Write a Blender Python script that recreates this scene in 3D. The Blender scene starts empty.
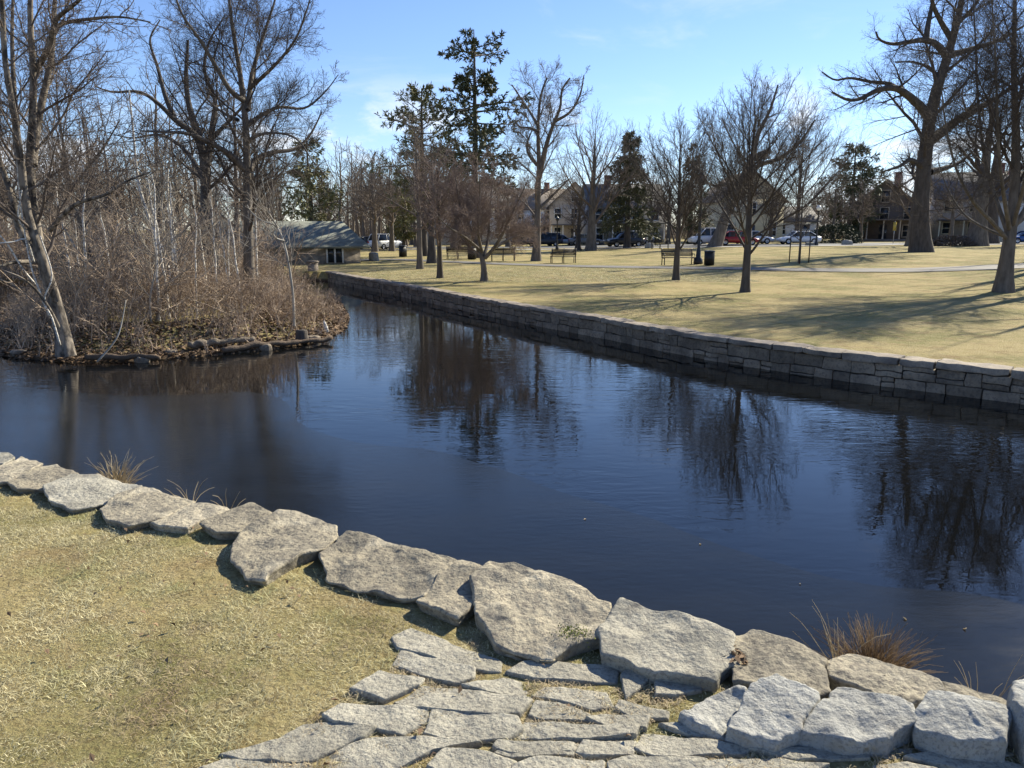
import bpy, math, random
import numpy as np
from mathutils import Vector
R = math.radians
sc = bpy.context.scene
col = sc.collection

# ---------------------------------------------------------------- camera, sky, sun, exposure
CAM_Z, PITCH, F = 1.7, R(11.4), 769.0
cam = bpy.data.cameras.new('camera'); camo = bpy.data.objects.new('camera', cam); col.objects.link(camo)
cam.sensor_width = 36; cam.lens = 36*F/1024; cam.clip_start = 0.05; cam.clip_end = 3000
camo.location = (0, 0, CAM_Z); camo.rotation_euler = (R(90)-PITCH, 0, 0)
sc.camera = camo
SUN_EL, SUN_AZ = R(33), R(47)          # azimuth measured from +Y towards +X
w = bpy.data.worlds.new('World'); sc.world = w; w.use_nodes = True
nt = w.node_tree; nt.nodes.clear()
def N(nt, t, **kw):
    n = nt.nodes.new(t)
    for k, v in kw.items():
        if k.startswith('_'): setattr(n, k[1:], v)
        else: n.inputs[k.replace('__', ' ')].default_value = v
    return n
sky = N(nt, 'ShaderNodeTexSky', _sky_type='NISHITA', _sun_disc=False, _sun_elevation=SUN_EL, _sun_rotation=SUN_AZ,
        _air_density=1.0, _dust_density=0.05, _ozone_density=2.6, _altitude=50)
bg = N(nt, 'ShaderNodeBackground', Strength=0.08)
tc = N(nt, 'ShaderNodeTexCoord')
sep = N(nt, 'ShaderNodeSeparateXYZ'); nt.links.new(tc.outputs['Generated'], sep.inputs[0])
mp = N(nt, 'ShaderNodeMapping'); mp.inputs['Scale'].default_value = (1, 1, 2.6)
nt.links.new(tc.outputs['Generated'], mp.inputs[0])
nz = N(nt, 'ShaderNodeTexNoise', Scale=5.5, Detail=8.0, Roughness=0.62, Distortion=0.3); nt.links.new(mp.outputs[0], nz.inputs['Vector'])
rmp = N(nt, 'ShaderNodeMapRange', _interpolation_type='SMOOTHSTEP'); rmp.inputs[1].default_value = .50; rmp.inputs[2].default_value = .66
nt.links.new(nz.outputs[0], rmp.inputs[0])
elv = N(nt, 'ShaderNodeMapRange', _interpolation_type='SMOOTHSTEP')      # low cumulus only
elv.inputs[1].default_value = .20; elv.inputs[2].default_value = .10
nt.links.new(sep.outputs['Z'], elv.inputs[0])
mul = N(nt, 'ShaderNodeMath', _operation='MULTIPLY'); nt.links.new(rmp.outputs[0], mul.inputs[0]); nt.links.new(elv.outputs[0], mul.inputs[1])
mp2 = N(nt, 'ShaderNodeMapping'); mp2.inputs['Scale'].default_value = (1.2, 2.5, 5); mp2.inputs['Rotation'].default_value = (0, .35, .5)
nt.links.new(tc.outputs['Generated'], mp2.inputs[0])
nz2 = N(nt, 'ShaderNodeTexNoise', Scale=3.0, Detail=7.0, Roughness=0.6, Distortion=0.8); nt.links.new(mp2.outputs[0], nz2.inputs['Vector'])
r2 = N(nt, 'ShaderNodeMapRange', _interpolation_type='SMOOTHSTEP'); r2.inputs[1].default_value = .52; r2.inputs[2].default_value = .85; r2.inputs[4].default_value = .35
nt.links.new(nz2.outputs[0], r2.inputs[0])
mx = N(nt, 'ShaderNodeMath', _operation='MAXIMUM'); nt.links.new(mul.outputs[0], mx.inputs[0]); nt.links.new(r2.outputs[0], mx.inputs[1])
mixc = N(nt, 'ShaderNodeMix', _data_type='RGBA'); mixc.inputs[7].default_value = (6.6, 6.9, 7.4, 1)
tint = N(nt, 'ShaderNodeMix', _data_type='RGBA', _blend_type='MULTIPLY'); tint.inputs[0].default_value = 1; tint.inputs[7].default_value = (.80, .86, 1.06, 1)
nt.links.new(sky.outputs[0], tint.inputs[6])
nt.links.new(mx.outputs[0], mixc.inputs[0]); nt.links.new(tint.outputs[2], mixc.inputs[6])
nt.links.new(mixc.outputs[2], bg.inputs[0])
wo = N(nt, 'ShaderNodeOutputWorld'); nt.links.new(bg.outputs[0], wo.inputs[0])
sl = bpy.data.lights.new('sun', 'SUN'); sl.energy = 4.8; sl.angle = R(.5); sl.color = (1, .92, .74)
so = bpy.data.objects.new('sun', sl); col.objects.link(so)
sdir = Vector((math.sin(SUN_AZ)*math.cos(SUN_EL), math.cos(SUN_AZ)*math.cos(SUN_EL), math.sin(SUN_EL)))
so.rotation_euler = sdir.to_track_quat('Z', 'Y').to_euler(); so.location = (40, 40, 40)
sc.view_settings.view_transform = 'Standard'; sc.view_settings.look = 'None'
sc.view_settings.exposure = 1.1; sc.view_settings.gamma = 1.0; sc.view_settings.use_curve_mapping = False
sc.render.engine = 'CYCLES'
sc.cycles.max_bounces = 5; sc.cycles.diffuse_bounces = 2; sc.cycles.glossy_bounces = 3; sc.cycles.transmission_bounces = 3
sc.cycles.use_denoising = True
sc.cycles.sample_clamp_indirect = 6

# ---------------------------------------------------------------- photograph geometry -> places on the ground
CP, SP = math.cos(PITCH), math.sin(PITCH)
def ray(px, py):
    dx, dy = (px-512)/F, (384-py)/F
    return np.array((dx, CP+dy*SP, -SP+dy*CP))
def P(px, py, z):
    d = ray(px, py); t = (z-CAM_Z)/d[2]; return np.array((d[0]*t, d[1]*t, z))
def AT(px, py, Y):
    d = ray(px, py); t = Y/d[1]; return np.array((d[0]*t, Y, CAM_Z+d[2]*t))
ZP, ZW = -0.6, -1.1          # park lawn at the wall, water
def sstep(a, b, x):
    t = np.clip((np.asarray(x, float)-a)/(b-a), 0, 1); return t*t*(3-2*t)

# ---------------------------------------------------------------- numpy helpers
_tab = np.random.RandomState(5).rand(32, 32, 32)
def vnoise(p):
    p = np.asarray(p, float); i = np.floor(p).astype(int); f = p-i; f = f*f*(3-2*f)
    x0, y0, z0 = (i[..., k] % 32 for k in range(3)); x1, y1, z1 = (x0+1) % 32, (y0+1) % 32, (z0+1) % 32
    fx, fy, fz = f[..., 0], f[..., 1], f[..., 2]
    def L(a, b, t): return a+(b-a)*t
    return L(L(L(_tab[x0, y0, z0], _tab[x1, y0, z0], fx), L(_tab[x0, y1, z0], _tab[x1, y1, z0], fx), fy),
             L(L(_tab[x0, y0, z1], _tab[x1, y0, z1], fx), L(_tab[x0, y1, z1], _tab[x1, y1, z1], fx), fy), fz)*2-1
def fbm(p, o=4, g=.5):
    a, s, r = 1, 0, 0; p = np.asarray(p, float)
    for k in range(o):
        r = r+a*vnoise(p*2**k+k*7.3); s += a; a *= g
    return r/s
def norm(v): return v/np.maximum(np.linalg.norm(v, axis=-1, keepdims=True), 1e-9)

def obj(name, V, faces, mat, parent=None, smooth=False, mats=None, midx=None):
    """faces: one array or a list of arrays (n,3)/(n,4) -> ONE mesh object"""
    if not isinstance(faces, list): faces = [faces]
    faces = [np.asarray(f, np.int32) for f in faces if len(f)]
    V = np.asarray(V, np.float32).reshape(-1, 3)
    me = bpy.data.meshes.new(name)
    me.vertices.add(len(V)); me.vertices.foreach_set('co', V.ravel())
    loops = np.concatenate([f.ravel() for f in faces]); tot = np.concatenate([np.full(len(f), f.shape[1], np.int32) for f in faces])
    st = np.concatenate([[0], np.cumsum(tot)[:-1]]).astype(np.int32)
    me.loops.add(len(loops)); me.loops.foreach_set('vertex_index', loops)
    me.polygons.add(len(tot)); me.polygons.foreach_set('loop_start', st); me.polygons.foreach_set('loop_total', tot)
    if smooth: me.polygons.foreach_set('use_smooth', np.ones(len(tot), bool))
    for m in (mats or [mat]): me.materials.append(m)
    if midx is not None: me.polygons.foreach_set('material_index', np.asarray(midx, np.int32))
    me.update(calc_edges=True); me.validate()
    o = bpy.data.objects.new(name, me); col.objects.link(o)
    if parent: o.parent = parent
    return o
def tag(o, label=None, cat=None, group=None, kind=None):
    if label: o['label'] = label
    if cat: o['category'] = cat
    if group: o['group'] = group
    if kind: o['kind'] = kind
    return o
def empty(name, loc, label, cat, group=None, rz=0):
    o = bpy.data.objects.new(name, None); col.objects.link(o); o.location = tuple(loc); o.rotation_euler = (0, 0, rz)
    o.empty_display_size = .2
    return tag(o, label, cat, group)
class MB:
    """collects pieces for one mesh"""
    def __init__(s): s.V = []; s.Q = []; s.T = []; s.n = 0
    def add(s, V, Q=None, T=None):
        V = np.asarray(V, float).reshape(-1, 3)
        if Q is not None and len(Q): s.Q.append(np.asarray(Q)+s.n)
        if T is not None and len(T): s.T.append(np.asarray(T)+s.n)
        s.V.append(V); s.n += len(V); return s
    def box(s, a, b, rz=0, c=None):
        x0, y0, z0 = a; x1, y1, z1 = b
        V = np.array([(x0,y0,z0),(x1,y0,z0),(x1,y1,z0),(x0,y1,z0),(x0,y0,z1),(x1,y0,z1),(x1,y1,z1),(x0,y1,z1)], float)
        if rz:
            c = np.array(c if c is not None else ((x0+x1)/2, (y0+y1)/2)); q = V[:, :2]-c
            V[:, 0] = c[0]+q[:, 0]*math.cos(rz)-q[:, 1]*math.sin(rz); V[:, 1] = c[1]+q[:, 0]*math.sin(rz)+q[:, 1]*math.cos(rz)
        return s.add(V, [(0,3,2,1),(4,5,6,7),(0,1,5,4),(1,2,6,5),(2,3,7,6),(3,0,4,7)])
    def tube(s, pts, rad, S=8, cap=True):
        pts = np.asarray(pts, float); rad = np.broadcast_to(np.asarray(rad, float), (len(pts),))
        V, Q = tubes(pts[None], rad[None], S); T = []
        if cap:
            n = len(pts)*S; V = np.vstack([V, pts[:1], pts[-1:]]); k = (len(pts)-1)*S
            T = [(n, (j+1) % S, j) for j in range(S)]+[(n+1, k+j, k+(j+1) % S) for j in range(S)]
        return s.add(V, Q, T)
    def lathe(s, prof, c=(0, 0, 0), S=16):
        pr = np.array(prof, float); a = np.arange(S)*2*math.pi/S
        V = np.stack([pr[:, None, 0]*np.cos(a)+c[0], pr[:, None, 0]*np.sin(a)+c[1], np.repeat(pr[:, None, 1]+c[2], S, 1)], -1)
        Q = [(i*S+j, i*S+(j+1) % S, (i+1)*S+(j+1) % S, (i+1)*S+j) for i in range(len(pr)-1) for j in range(S)]
        return s.add(V, Q)
    def build(s, name, mat, parent=None, smooth=False):
        f = []
        if s.Q: f.append(np.vstack(s.Q))
        if s.T: f.append(np.vstack(s.T))
        return obj(name, np.vstack(s.V), f, mat, parent, smooth)
def tubes(Pt, Rd, S):
    """Pt (N,K,3), Rd (N,K) -> verts, quads"""
    Nn, K, _ = Pt.shape
    T = np.empty_like(Pt); T[:, 1:-1] = Pt[:, 2:]-Pt[:, :-2]; T[:, 0] = Pt[:, 1]-Pt[:, 0]; T[:, -1] = Pt[:, -1]-Pt[:, -2]
    T = norm(T); m = norm(T.mean(1)); ref = np.where(np.abs(m[:, 2:3]) > .75, np.array([[1., .1, 0]]), np.array([[0., 0, 1.]]))
    u = norm(np.cross(T, ref[:, None, :])); v = np.cross(T, u)
    a = np.arange(S)*2*math.pi/S
    V = Pt[:, :, None, :]+Rd[:, :, None, None]*(np.cos(a)[:, None]*u[:, :, None, :]+np.sin(a)[:, None]*v[:, :, None, :])
    i = np.arange(Nn)[:, None, None]*K*S; k = np.arange(K-1)[None, :, None]*S; j = np.arange(S)[None, None, :]; j2 = (j+1) % S
    Q = np.stack([i+k+j, i+k+j2, i+k+S+j2, i+k+S+j], -1).reshape(-1, 4)
    return V.reshape(-1, 3), Q
def resample(pts, K):
    pts = np.asarray(pts, float)
    if len(pts) > 2:                                     # Catmull-Rom first
        q = np.vstack([2*pts[0]-pts[1], pts, 2*pts[-1]-pts[-2]]); out = []
        for i in range(1, len(q)-2):
            for t in np.linspace(0, 1, 8, endpoint=False):
                a, b, c, d = q[i-1:i+3]
                out.append(.5*(2*b+(c-a)*t+(2*a-5*b+4*c-d)*t*t+(3*b-a-3*c+d)*t**3))
        pts = np.vstack(out+[pts[-1]])
    s = np.concatenate([[0], np.cumsum(np.linalg.norm(np.diff(pts, axis=0), axis=1))])
    t = np.linspace(0, s[-1], K)
    return np.stack([np.interp(t, s, pts[:, k]) for k in range(3)], 1)

# ---------------------------------------------------------------- materials
def material(name, c1, c2=None, scale=4.0, rough=.85, bump=0.0, bscale=30.0, detail=6.0, c3=None, s3=60.0, f3=.5, lo=.35, hi=.65, rnd=0.0,
             island=0.0, metal=0.0, spec=.3, stretch=None, trans=0.0, c4=None, s4=2.0, f4=.6):
    m = bpy.data.materials.new(name); m.use_nodes = True; nt = m.node_tree; b = nt.nodes['Principled BSDF']
    b.inputs['Roughness'].default_value = rough; b.inputs['Metallic'].default_value = metal; b.inputs['Specular IOR Level'].default_value = spec
    tc = N(nt, 'ShaderNodeTexCoord'); vec = tc.outputs['Object']
    if stretch:
        mp = N(nt, 'ShaderNodeMapping'); mp.inputs['Scale'].default_value = stretch; nt.links.new(vec, mp.inputs[0]); vec = mp.outputs[0]
    if c2 is None: c2 = tuple(x*.72 for x in c1)
    n1 = N(nt, 'ShaderNodeTexNoise', Scale=scale, Detail=detail, Roughness=.6); nt.links.new(vec, n1.inputs['Vector'])
    r1 = N(nt, 'ShaderNodeMapRange'); r1.inputs[1].default_value = lo; r1.inputs[2].default_value = hi; nt.links.new(n1.outputs[0], r1.inputs[0])
    mix = N(nt, 'ShaderNodeMix', _data_type='RGBA'); mix.inputs[6].default_value = (*c1, 1); mix.inputs[7].default_value = (*c2, 1)
    nt.links.new(r1.outputs[0], mix.inputs[0]); out = mix.outputs[2]
    if c3 is not None:
        n3 = N(nt, 'ShaderNodeTexNoise', Scale=s3, Detail=3.0, Roughness=.6); nt.links.new(vec, n3.inputs['Vector'])
        r3 = N(nt, 'ShaderNodeMapRange'); r3.inputs[1].default_value = .5; r3.inputs[2].default_value = .62; r3.inputs[4].default_value = f3
        nt.links.new(n3.outputs[0], r3.inputs[0])
        mx3 = N(nt, 'ShaderNodeMix', _data_type='RGBA'); mx3.inputs[7].default_value = (*c3, 1)
        nt.links.new(r3.outputs[0], mx3.inputs[0]); nt.links.new(out, mx3.inputs[6]); out = mx3.outputs[2]
    if c4 is not None:
        n4 = N(nt, 'ShaderNodeTexNoise', Scale=s4, Detail=9.0, Roughness=.7, Distortion=.6); nt.links.new(vec, n4.inputs['Vector'])
        r4 = N(nt, 'ShaderNodeMapRange', _interpolation_type='SMOOTHSTEP'); r4.inputs[1].default_value = .50; r4.inputs[2].default_value = .64; r4.inputs[4].default_value = f4
        nt.links.new(n4.outputs[0], r4.inputs[0]); mx4 = N(nt, 'ShaderNodeMix', _data_type='RGBA'); mx4.inputs[7].default_value = (*c4, 1)
        nt.links.new(r4.outputs[0], mx4.inputs[0]); nt.links.new(out, mx4.inputs[6]); out = mx4.outputs[2]
    for amt, src in ((rnd, 'o'), (island, 'i')):
        if amt:
            if src == 'o': q = N(nt, 'ShaderNodeObjectInfo'); so_ = q.outputs['Random']
            else: q = N(nt, 'ShaderNodeNewGeometry'); so_ = q.outputs['Random Per Island']
            mr = N(nt, 'ShaderNodeMapRange'); mr.inputs[3].default_value = 1-amt; mr.inputs[4].default_value = 1+amt; nt.links.new(so_, mr.inputs[0])
            hs = N(nt, 'ShaderNodeHueSaturation'); nt.links.new(out, hs.inputs['Color']); nt.links.new(mr.outputs[0], hs.inputs['Value']); out = hs.outputs[0]
    nt.links.new(out, b.inputs['Base Color'])
    if bump:
        nb = N(nt, 'ShaderNodeTexNoise', Scale=bscale, Detail=8.0, Roughness=.65); nt.links.new(vec, nb.inputs['Vector'])
        bp = N(nt, 'ShaderNodeBump', Strength=1.0, Distance=bump); nt.links.new(nb.outputs[0], bp.inputs['Height']); nt.links.new(bp.outputs[0], b.inputs['Normal'])
    if trans:
        tr = N(nt, 'ShaderNodeBsdfTranslucent'); nt.links.new(out, tr.inputs[0]); ms = N(nt, 'ShaderNodeMixShader', Fac=trans)
        nt.links.new(b.outputs[0], ms.inputs[1]); nt.links.new(tr.outputs[0], ms.inputs[2]); nt.links.new(ms.outputs[0], nt.nodes['Material Output'].inputs[0])
    return m
M = {}
M['bark'] = material('bark_grey', (.17, .145, .12), (.09, .075, .06), 6, bump=.02, bscale=18, stretch=(1, 1, .25))
M['bark_dark'] = material('bark_dark', (.10, .085, .072), (.05, .042, .036), 6, bump=.03, bscale=14, stretch=(1, 1, .25))
M['bark_pale'] = material('bark_pale', (.40, .37, .32), (.20, .18, .15), 5, bump=.008, bscale=18, stretch=(1, 1, .4))
M['bark_birch'] = material('bark_birch', (.78, .75, .69), (.50, .46, .40), 9, c3=(.08, .07, .06), s3=22, f3=.7, stretch=(.4, .4, 1.4))
M['bark_mottle'] = material('bark_mottled', (.24, .205, .165), (.05, .042, .035), 5.5, bump=.015, bscale=14, lo=.42, hi=.58, stretch=(1, 1, .5))
M['twig'] = material('twigs_grey_brown', (.17, .135, .11), (.115, .092, .076), 2)
M['twig_dark'] = material('twigs_dark', (.085, .068, .056), (.06, .048, .04), 2)
M['twig_red'] = material('twigs_reddish', (.24, .18, .15), (.16, .12, .10), 2)
M['twig_pale'] = material('twigs_pale', (.34, .30, .25), (.22, .19, .15), 2)
M['brush'] = material('brush_stems', (.44, .345, .255), (.24, .18, .13), 1.2, island=.45)
M['woods'] = material('woods_bark', (.20, .16, .125), (.125, .10, .08), .4)
M['needle'] = material('needles', (.06, .072, .036), (.10, .10, .045), 1.2, rough=.7, island=.35)
M['needle_olive'] = material('needles_olive', (.12, .125, .055), (.19, .175, .07), .8, rough=.7, island=.35)
M['hedge_leaf'] = material('hedge_leaf', (.03, .042, .02), (.05, .06, .03), 2, rough=.6, island=.35)
M['granite_tan'] = material('granite_tan', (.40, .35, .25), (.20, .18, .14), 4.5, bump=.022, bscale=26, c3=(.10, .085, .075), s3=48, f3=.6, rnd=.22, lo=.40, hi=.62, c4=(.52, .46, .34), s4=3.2, f4=.75)
M['granite_grey'] = material('granite_grey', (.365, .34, .27), (.235, .22, .175), 5, bump=.018, bscale=34, c3=(.12, .11, .10), s3=80, f3=.55, rnd=.18, lo=.4, hi=.62, c4=(.20, .175, .14), s4=3.0, f4=.6)
M['granite_light'] = material('granite_light', (.39, .385, .35), (.26, .257, .235), 6, bump=.022, bscale=30, c3=(.14, .14, .135), s3=90, f3=.5, rnd=.14, c4=(.30, .27, .22), s4=2.6, f4=.6)
M['wall_stone'] = material('wall_stone', (.29, .235, .17), (.145, .118, .088), 2.2, bump=.015, bscale=16, c3=(.07, .06, .055), s3=18, f3=.5, island=.28)
M['wall_cap'] = material('wall_cap_stone', (.33, .275, .21), (.16, .135, .11), 3, bump=.012, bscale=18, c3=(.14, .12, .11), s3=26, f3=.5, island=.2)
M['mortar'] = material('wall_core', (.05, .045, .04), None, 6)
M['blade'] = material('dry_blades', (.60, .54, .33), (.395, .36, .20), 1.4, island=.6, rough=.6, trans=.2, c3=(.30, .31, .12), s3=1.8, f3=.65, c4=(.27, .19, .12), s4=1.3, f4=.8)
M['straw'] = material('straw', (.52, .43, .28), (.38, .30, .18), 8, island=.3, trans=.2)
M['seed'] = material('seed_stalks', (.31, .22, .125), (.19, .13, .075), 8, island=.35, trans=.2)
M['litter'] = material('leaf_litter', (.22, .145, .085), (.12, .08, .05), 3, island=.45)
M['log'] = material('dead_wood', (.27, .22, .16), (.10, .08, .06), 7, bump=.04, bscale=16)
M['earth'] = material('earth', (.14, .10, .07), (.09, .065, .045), 4, bump=.03, bscale=12)
M['path'] = material('path_asphalt', (.17, .16, .145), (.13, .122, .11), 1.0, bump=.003, bscale=60)
M['road'] = material('road_asphalt', (.15, .15, .15), (.11, .11, .11), .5)
M['walk'] = material('pavement', (.42, .41, .39), (.36, .35, .33), .8)
M['black'] = material('black_iron', (.012, .012, .012), (.02, .02, .02), 8, rough=.45, spec=.5)
M['bench'] = material('bench_slat', (.05, .035, .028), (.03, .022, .018), 8, rough=.55)
M['globe'] = material('lamp_globe', (.85, .85, .82), (.8, .8, .78), 4, rough=.3)
M['glass'] = material('window_glass', (.02, .025, .03), (.03, .035, .04), 3, rough=.08, spec=.6)
M['tyre'] = material('tyre_rubber', (.015, .015, .015), None, 8, rough=.8)
M['rim'] = material('wheel_rim', (.5, .5, .52), None, 8, rough=.3, metal=.8)
M['lens'] = material('lamp_lens', (.75, .75, .75), None, 8, rough=.15)
M['tail'] = material('tail_lens', (.35, .02, .02), None, 8, rough=.2)
def paint(n, c, rough=.3): return material('paint_'+n, c, tuple(x*.92 for x in c), 2, rough=rough, spec=.5)
for n_, c_ in dict(white=(.78, .79, .80), red=(.30, .02, .025), dark=(.03, .033, .04), silver=(.42, .44, .46), blue=(.03, .08, .25), grey=(.16, .17, .18), cream=(.72, .66, .50), trim=(.78, .77, .74)).items(): M['p_'+n_] = paint(n_, c_)
def siding(n, c, f=12): return material('siding_'+n, c, tuple(x*.82 for x in c), 1.0, rough=.8, stretch=(.3, .3, f), lo=.3, hi=.7)
M['s_cream'] = siding('cream', (.78, .70, .50)); M['s_white'] = siding('white', (.74, .73, .70)); M['s_tan'] = siding('tan', (.50, .42, .33))
M['s_brown'] = siding('brown_shingle', (.13, .10, .08)); M['s_grey'] = siding('grey', (.28, .27, .26)); M['s_stone'] = material('fieldstone', (.34, .29, .23), (.20, .17, .14), 3, bump=.03, bscale=5, lo=.4, hi=.6)
M['roof_green'] = material('roof_green_shingle', (.20, .21, .175), (.12, .127, .11), 2.2, bump=.02, bscale=9, stretch=(1, 1, 3))
M['roof_grey'] = material('roof_grey_shingle', (.15, .145, .145), (.10, .097, .097), 1.5)
M['roof_brown'] = material('roof_brown_shingle', (.20, .165, .14), (.13, .11, .095), 1.5)
M['brick'] = material('brick', (.30, .14, .10), (.22, .10, .07), 6)
M['yellow'] = paint('yellow', (.50, .36, .06))

def ground_material():
    m = bpy.data.materials.new('dormant_lawn'); m.use_nodes = True; nt = m.node_tree; b = nt.nodes['Principled BSDF']
    b.inputs['Roughness'].default_value = .95; b.inputs['Specular IOR Level'].default_value = .1
    g = N(nt, 'ShaderNodeNewGeometry'); pos = g.outputs['Position']
    def noise(s, d=6., r=.6):
        n = N(nt, 'ShaderNodeTexNoise', Scale=s, Detail=d, Roughness=r); nt.links.new(pos, n.inputs['Vector']); return n.outputs[0]
    def mr(x, a, b_, c=0., d=1.):
        q = N(nt, 'ShaderNodeMapRange', _interpolation_type='SMOOTHSTEP')
        for i, v in enumerate((a, b_, c, d)): q.inputs[i+1].default_value = v
        nt.links.new(x, q.inputs[0]); return q.outputs[0]
    def mix(f, a, c):
        q = N(nt, 'ShaderNodeMix', _data_type='RGBA'); nt.links.new(f, q.inputs[0])
        for k, v in ((6, a), (7, c)):
            if isinstance(v, tuple): q.inputs[k].default_value = (*v, 1)
            else: nt.links.new(v, q.inputs[k])
        return q.outputs[2]
    c = mix(mr(noise(.45), .40, .60), (.385, .315, .15), (.205, .195, .075))      # straw / olive patches
    c = mix(mr(noise(1.7), .48, .70, 0, .75), c, (.215, .145, .07))              # brown thin places
    c = mix(mr(noise(9., 5.), .42, .7, 0, .6), c, (.42, .34, .19))
    c = mix(mr(noise(38., 3.), .45, .68, 0, .65), c, (.15, .11, .05))
    c = mix(mr(noise(3.1, 4.), .62, .74, 0, .5), c, (.14, .17, .05))
    sp = N(nt, 'ShaderNodeSeparateXYZ'); nt.links.new(pos, sp.inputs[0])
    c = mix(mr(sp.outputs[2], -.92, -1.04), c, (.10, .07, .045))               # wet bank by the water
    nt.links.new(c, b.inputs['Base Color'])
    bp = N(nt, 'ShaderNodeBump', Strength=.9, Distance=.05); nt.links.new(noise(28., 8., .7), bp.inputs['Height']); nt.links.new(bp.outputs[0], b.inputs['Normal'])
    return m
M['ground'] = ground_material()
def water_material(name, ice=False):
    m = bpy.data.materials.new(name); m.use_nodes = True; nt = m.node_tree; b = nt.nodes['Principled BSDF']
    b.inputs['IOR'].default_value = 1.33
    g = N(nt, 'ShaderNodeNewGeometry'); pos = g.outputs['Position']
    mp = N(nt, 'ShaderNodeMapping'); mp.inputs['Rotation'].default_value = (0, 0, R(-28)); mp.inputs['Scale'].default_value = (.55, 1.5, 1); nt.links.new(pos, mp.inputs[0])
    if not ice:
        b.inputs['Base Color'].default_value = (.004, .0045, .005, 1); b.inputs['Roughness'].default_value = .01; b.inputs['Specular IOR Level'].default_value = .52
        n1 = N(nt, 'ShaderNodeTexNoise', Scale=4.2, Detail=3.0, Roughness=.5, Distortion=.4); nt.links.new(mp.outputs[0], n1.inputs['Vector'])
        n2 = N(nt, 'ShaderNodeTexNoise', Scale=.22, Detail=2.0); nt.links.new(pos, n2.inputs['Vector'])
        r = N(nt, 'ShaderNodeMapRange', _interpolation_type='SMOOTHSTEP')
        for i, v in enumerate((.36, .62, .12, 1.)): r.inputs[i+1].default_value = v
        nt.links.new(n2.outputs[0], r.inputs[0])
        bp = N(nt, 'ShaderNodeBump', Distance=.006); nt.links.new(n1.outputs[0], bp.inputs['Height']); nt.links.new(r.outputs[0], bp.inputs['Strength'])
        nt.links.new(bp.outputs[0], b.inputs['Normal'])
    else:
        b.inputs['IOR'].default_value = 1.31; b.inputs['Specular IOR Level'].default_value = .36
        n1 = N(nt, 'ShaderNodeTexNoise', Scale=1.1, Detail=8.0, Roughness=.65); nt.links.new(mp.outputs[0], n1.inputs['Vector'])
        r = N(nt, 'ShaderNodeMapRange')
        for i, v in enumerate((.35, .7, .07, .17)): r.inputs[i+1].default_value = v
        nt.links.new(n1.outputs[0], r.inputs[0]); nt.links.new(r.outputs[0], b.inputs['Roughness'])
        mxc = N(nt, 'ShaderNodeMix', _data_type='RGBA'); mxc.inputs[6].default_value = (.004, .005, .006, 1); mxc.inputs[7].default_value = (.015, .017, .019, 1)
        nt.links.new(n1.outputs[0], mxc.inputs[0]); nt.links.new(mxc.outputs[2], b.inputs['Base Color'])
        n3 = N(nt, 'ShaderNodeTexNoise', Scale=9, Detail=6.0, Roughness=.6); nt.links.new(mp.outputs[0], n3.inputs['Vector'])
        bp = N(nt, 'ShaderNodeBump', Strength=.35, Distance=.006); nt.links.new(n3.outputs[0], bp.inputs['Height']); nt.links.new(bp.outputs[0], b.inputs['Normal'])
    return m
M['water'] = water_material('pond_water'); M['ice'] = water_material('thin_ice', True)

# ---------------------------------------------------------------- shorelines
wall_px = [(1024, 372), (838, 352), (703, 335), (601, 318), (540, 308.5), (466, 296), (400, 284), (345, 275)]
wall_line = [P(x, y, ZP+.03)[:2] for x, y in wall_px]
d0 = wall_line[0]-wall_line[1]; wall_line = [wall_line[0]+d0/np.linalg.norm(d0)*16]+wall_line
wall_line.append(wall_line[-1]+np.array((-1.6, 3.2))); wall_line = np.array(wall_line)
far_shore = np.vstack([wall_line, [wall_line[-1]+(-8, 3.5), wall_line[-1]+(-20, 3), wall_line[-1]+(-45, -2), wall_line[-1]+(-120, -10)]])
near_px = [(-40, 447), (0, 453), (35, 466), (70, 475), (141, 487), (190, 499), (248, 507), (335, 526), (380, 538), (482, 568), (606, 602), (735, 632), (825, 655), (940, 680), (1024, 702)]
near_line = [P(x, y, .08)[:2] for x, y in near_px]
near_line = np.array([near_line[0]+(near_line[0]-near_line[1])*k for k in (40, 8)]+near_line+[near_line[-1]+(near_line[-1]-near_line[-2])*k for k in (6, 60)])
isl_px = [(-30, 352), (20, 359), (65, 363), (130, 361), (200, 357), (260, 351), (300, 346), (328, 339), (346, 329), (350, 318), (345, 308)]
island = np.array([P(x, y, ZW)[:2] for x, y in isl_px]+[(-7.6, 33), (-11, 36), (-17, 36), (-19, 32), (-17.5, 26), (-14.5, 21.5)])
def seg_dist(pt, line, closed=False):
    """distance and signed side (positive = left of the walk direction) to a polyline"""
    q = np.vstack([line, line[:1]]) if closed else line
    best = np.full(len(pt), 1e9); side = np.zeros(len(pt)); near = np.zeros((len(pt), 2))
    for a, b in zip(q[:-1], q[1:]):
        d = b-a; L2 = (d**2).sum(); t = np.clip(((pt-a)@d)/L2, 0, 1); c = a+t[:, None]*d
        e = np.hypot(*(pt-c).T); s = d[0]*(pt[:, 1]-a[1])-d[1]*(pt[:, 0]-a[0])
        m = e < best; best[m] = e[m]; side[m] = s[m]; near[m] = c[m]
    return best, np.sign(side), near
def inside(pt, poly):
    r = np.zeros(len(pt), bool); x, y = pt.T
    for (x0, y0), (x1, y1) in zip(poly, np.roll(poly, -1, 0)):
        c = ((y0 > y) != (y1 > y)) & (x < (x1-x0)*(y-y0)/(y1-y0+1e-12)+x0); r ^= c
    return r
def park_z(x, y):
    x = np.asarray(x, float); y = np.asarray(y, float)
    z = ZP+.62*sstep(2, 26, x)*sstep(27, 52, y)
    z = z+.05*fbm(np.stack([x*.12, y*.12, 0*x], -1), 3)*sstep(16, 30, y)
    return z
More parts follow.
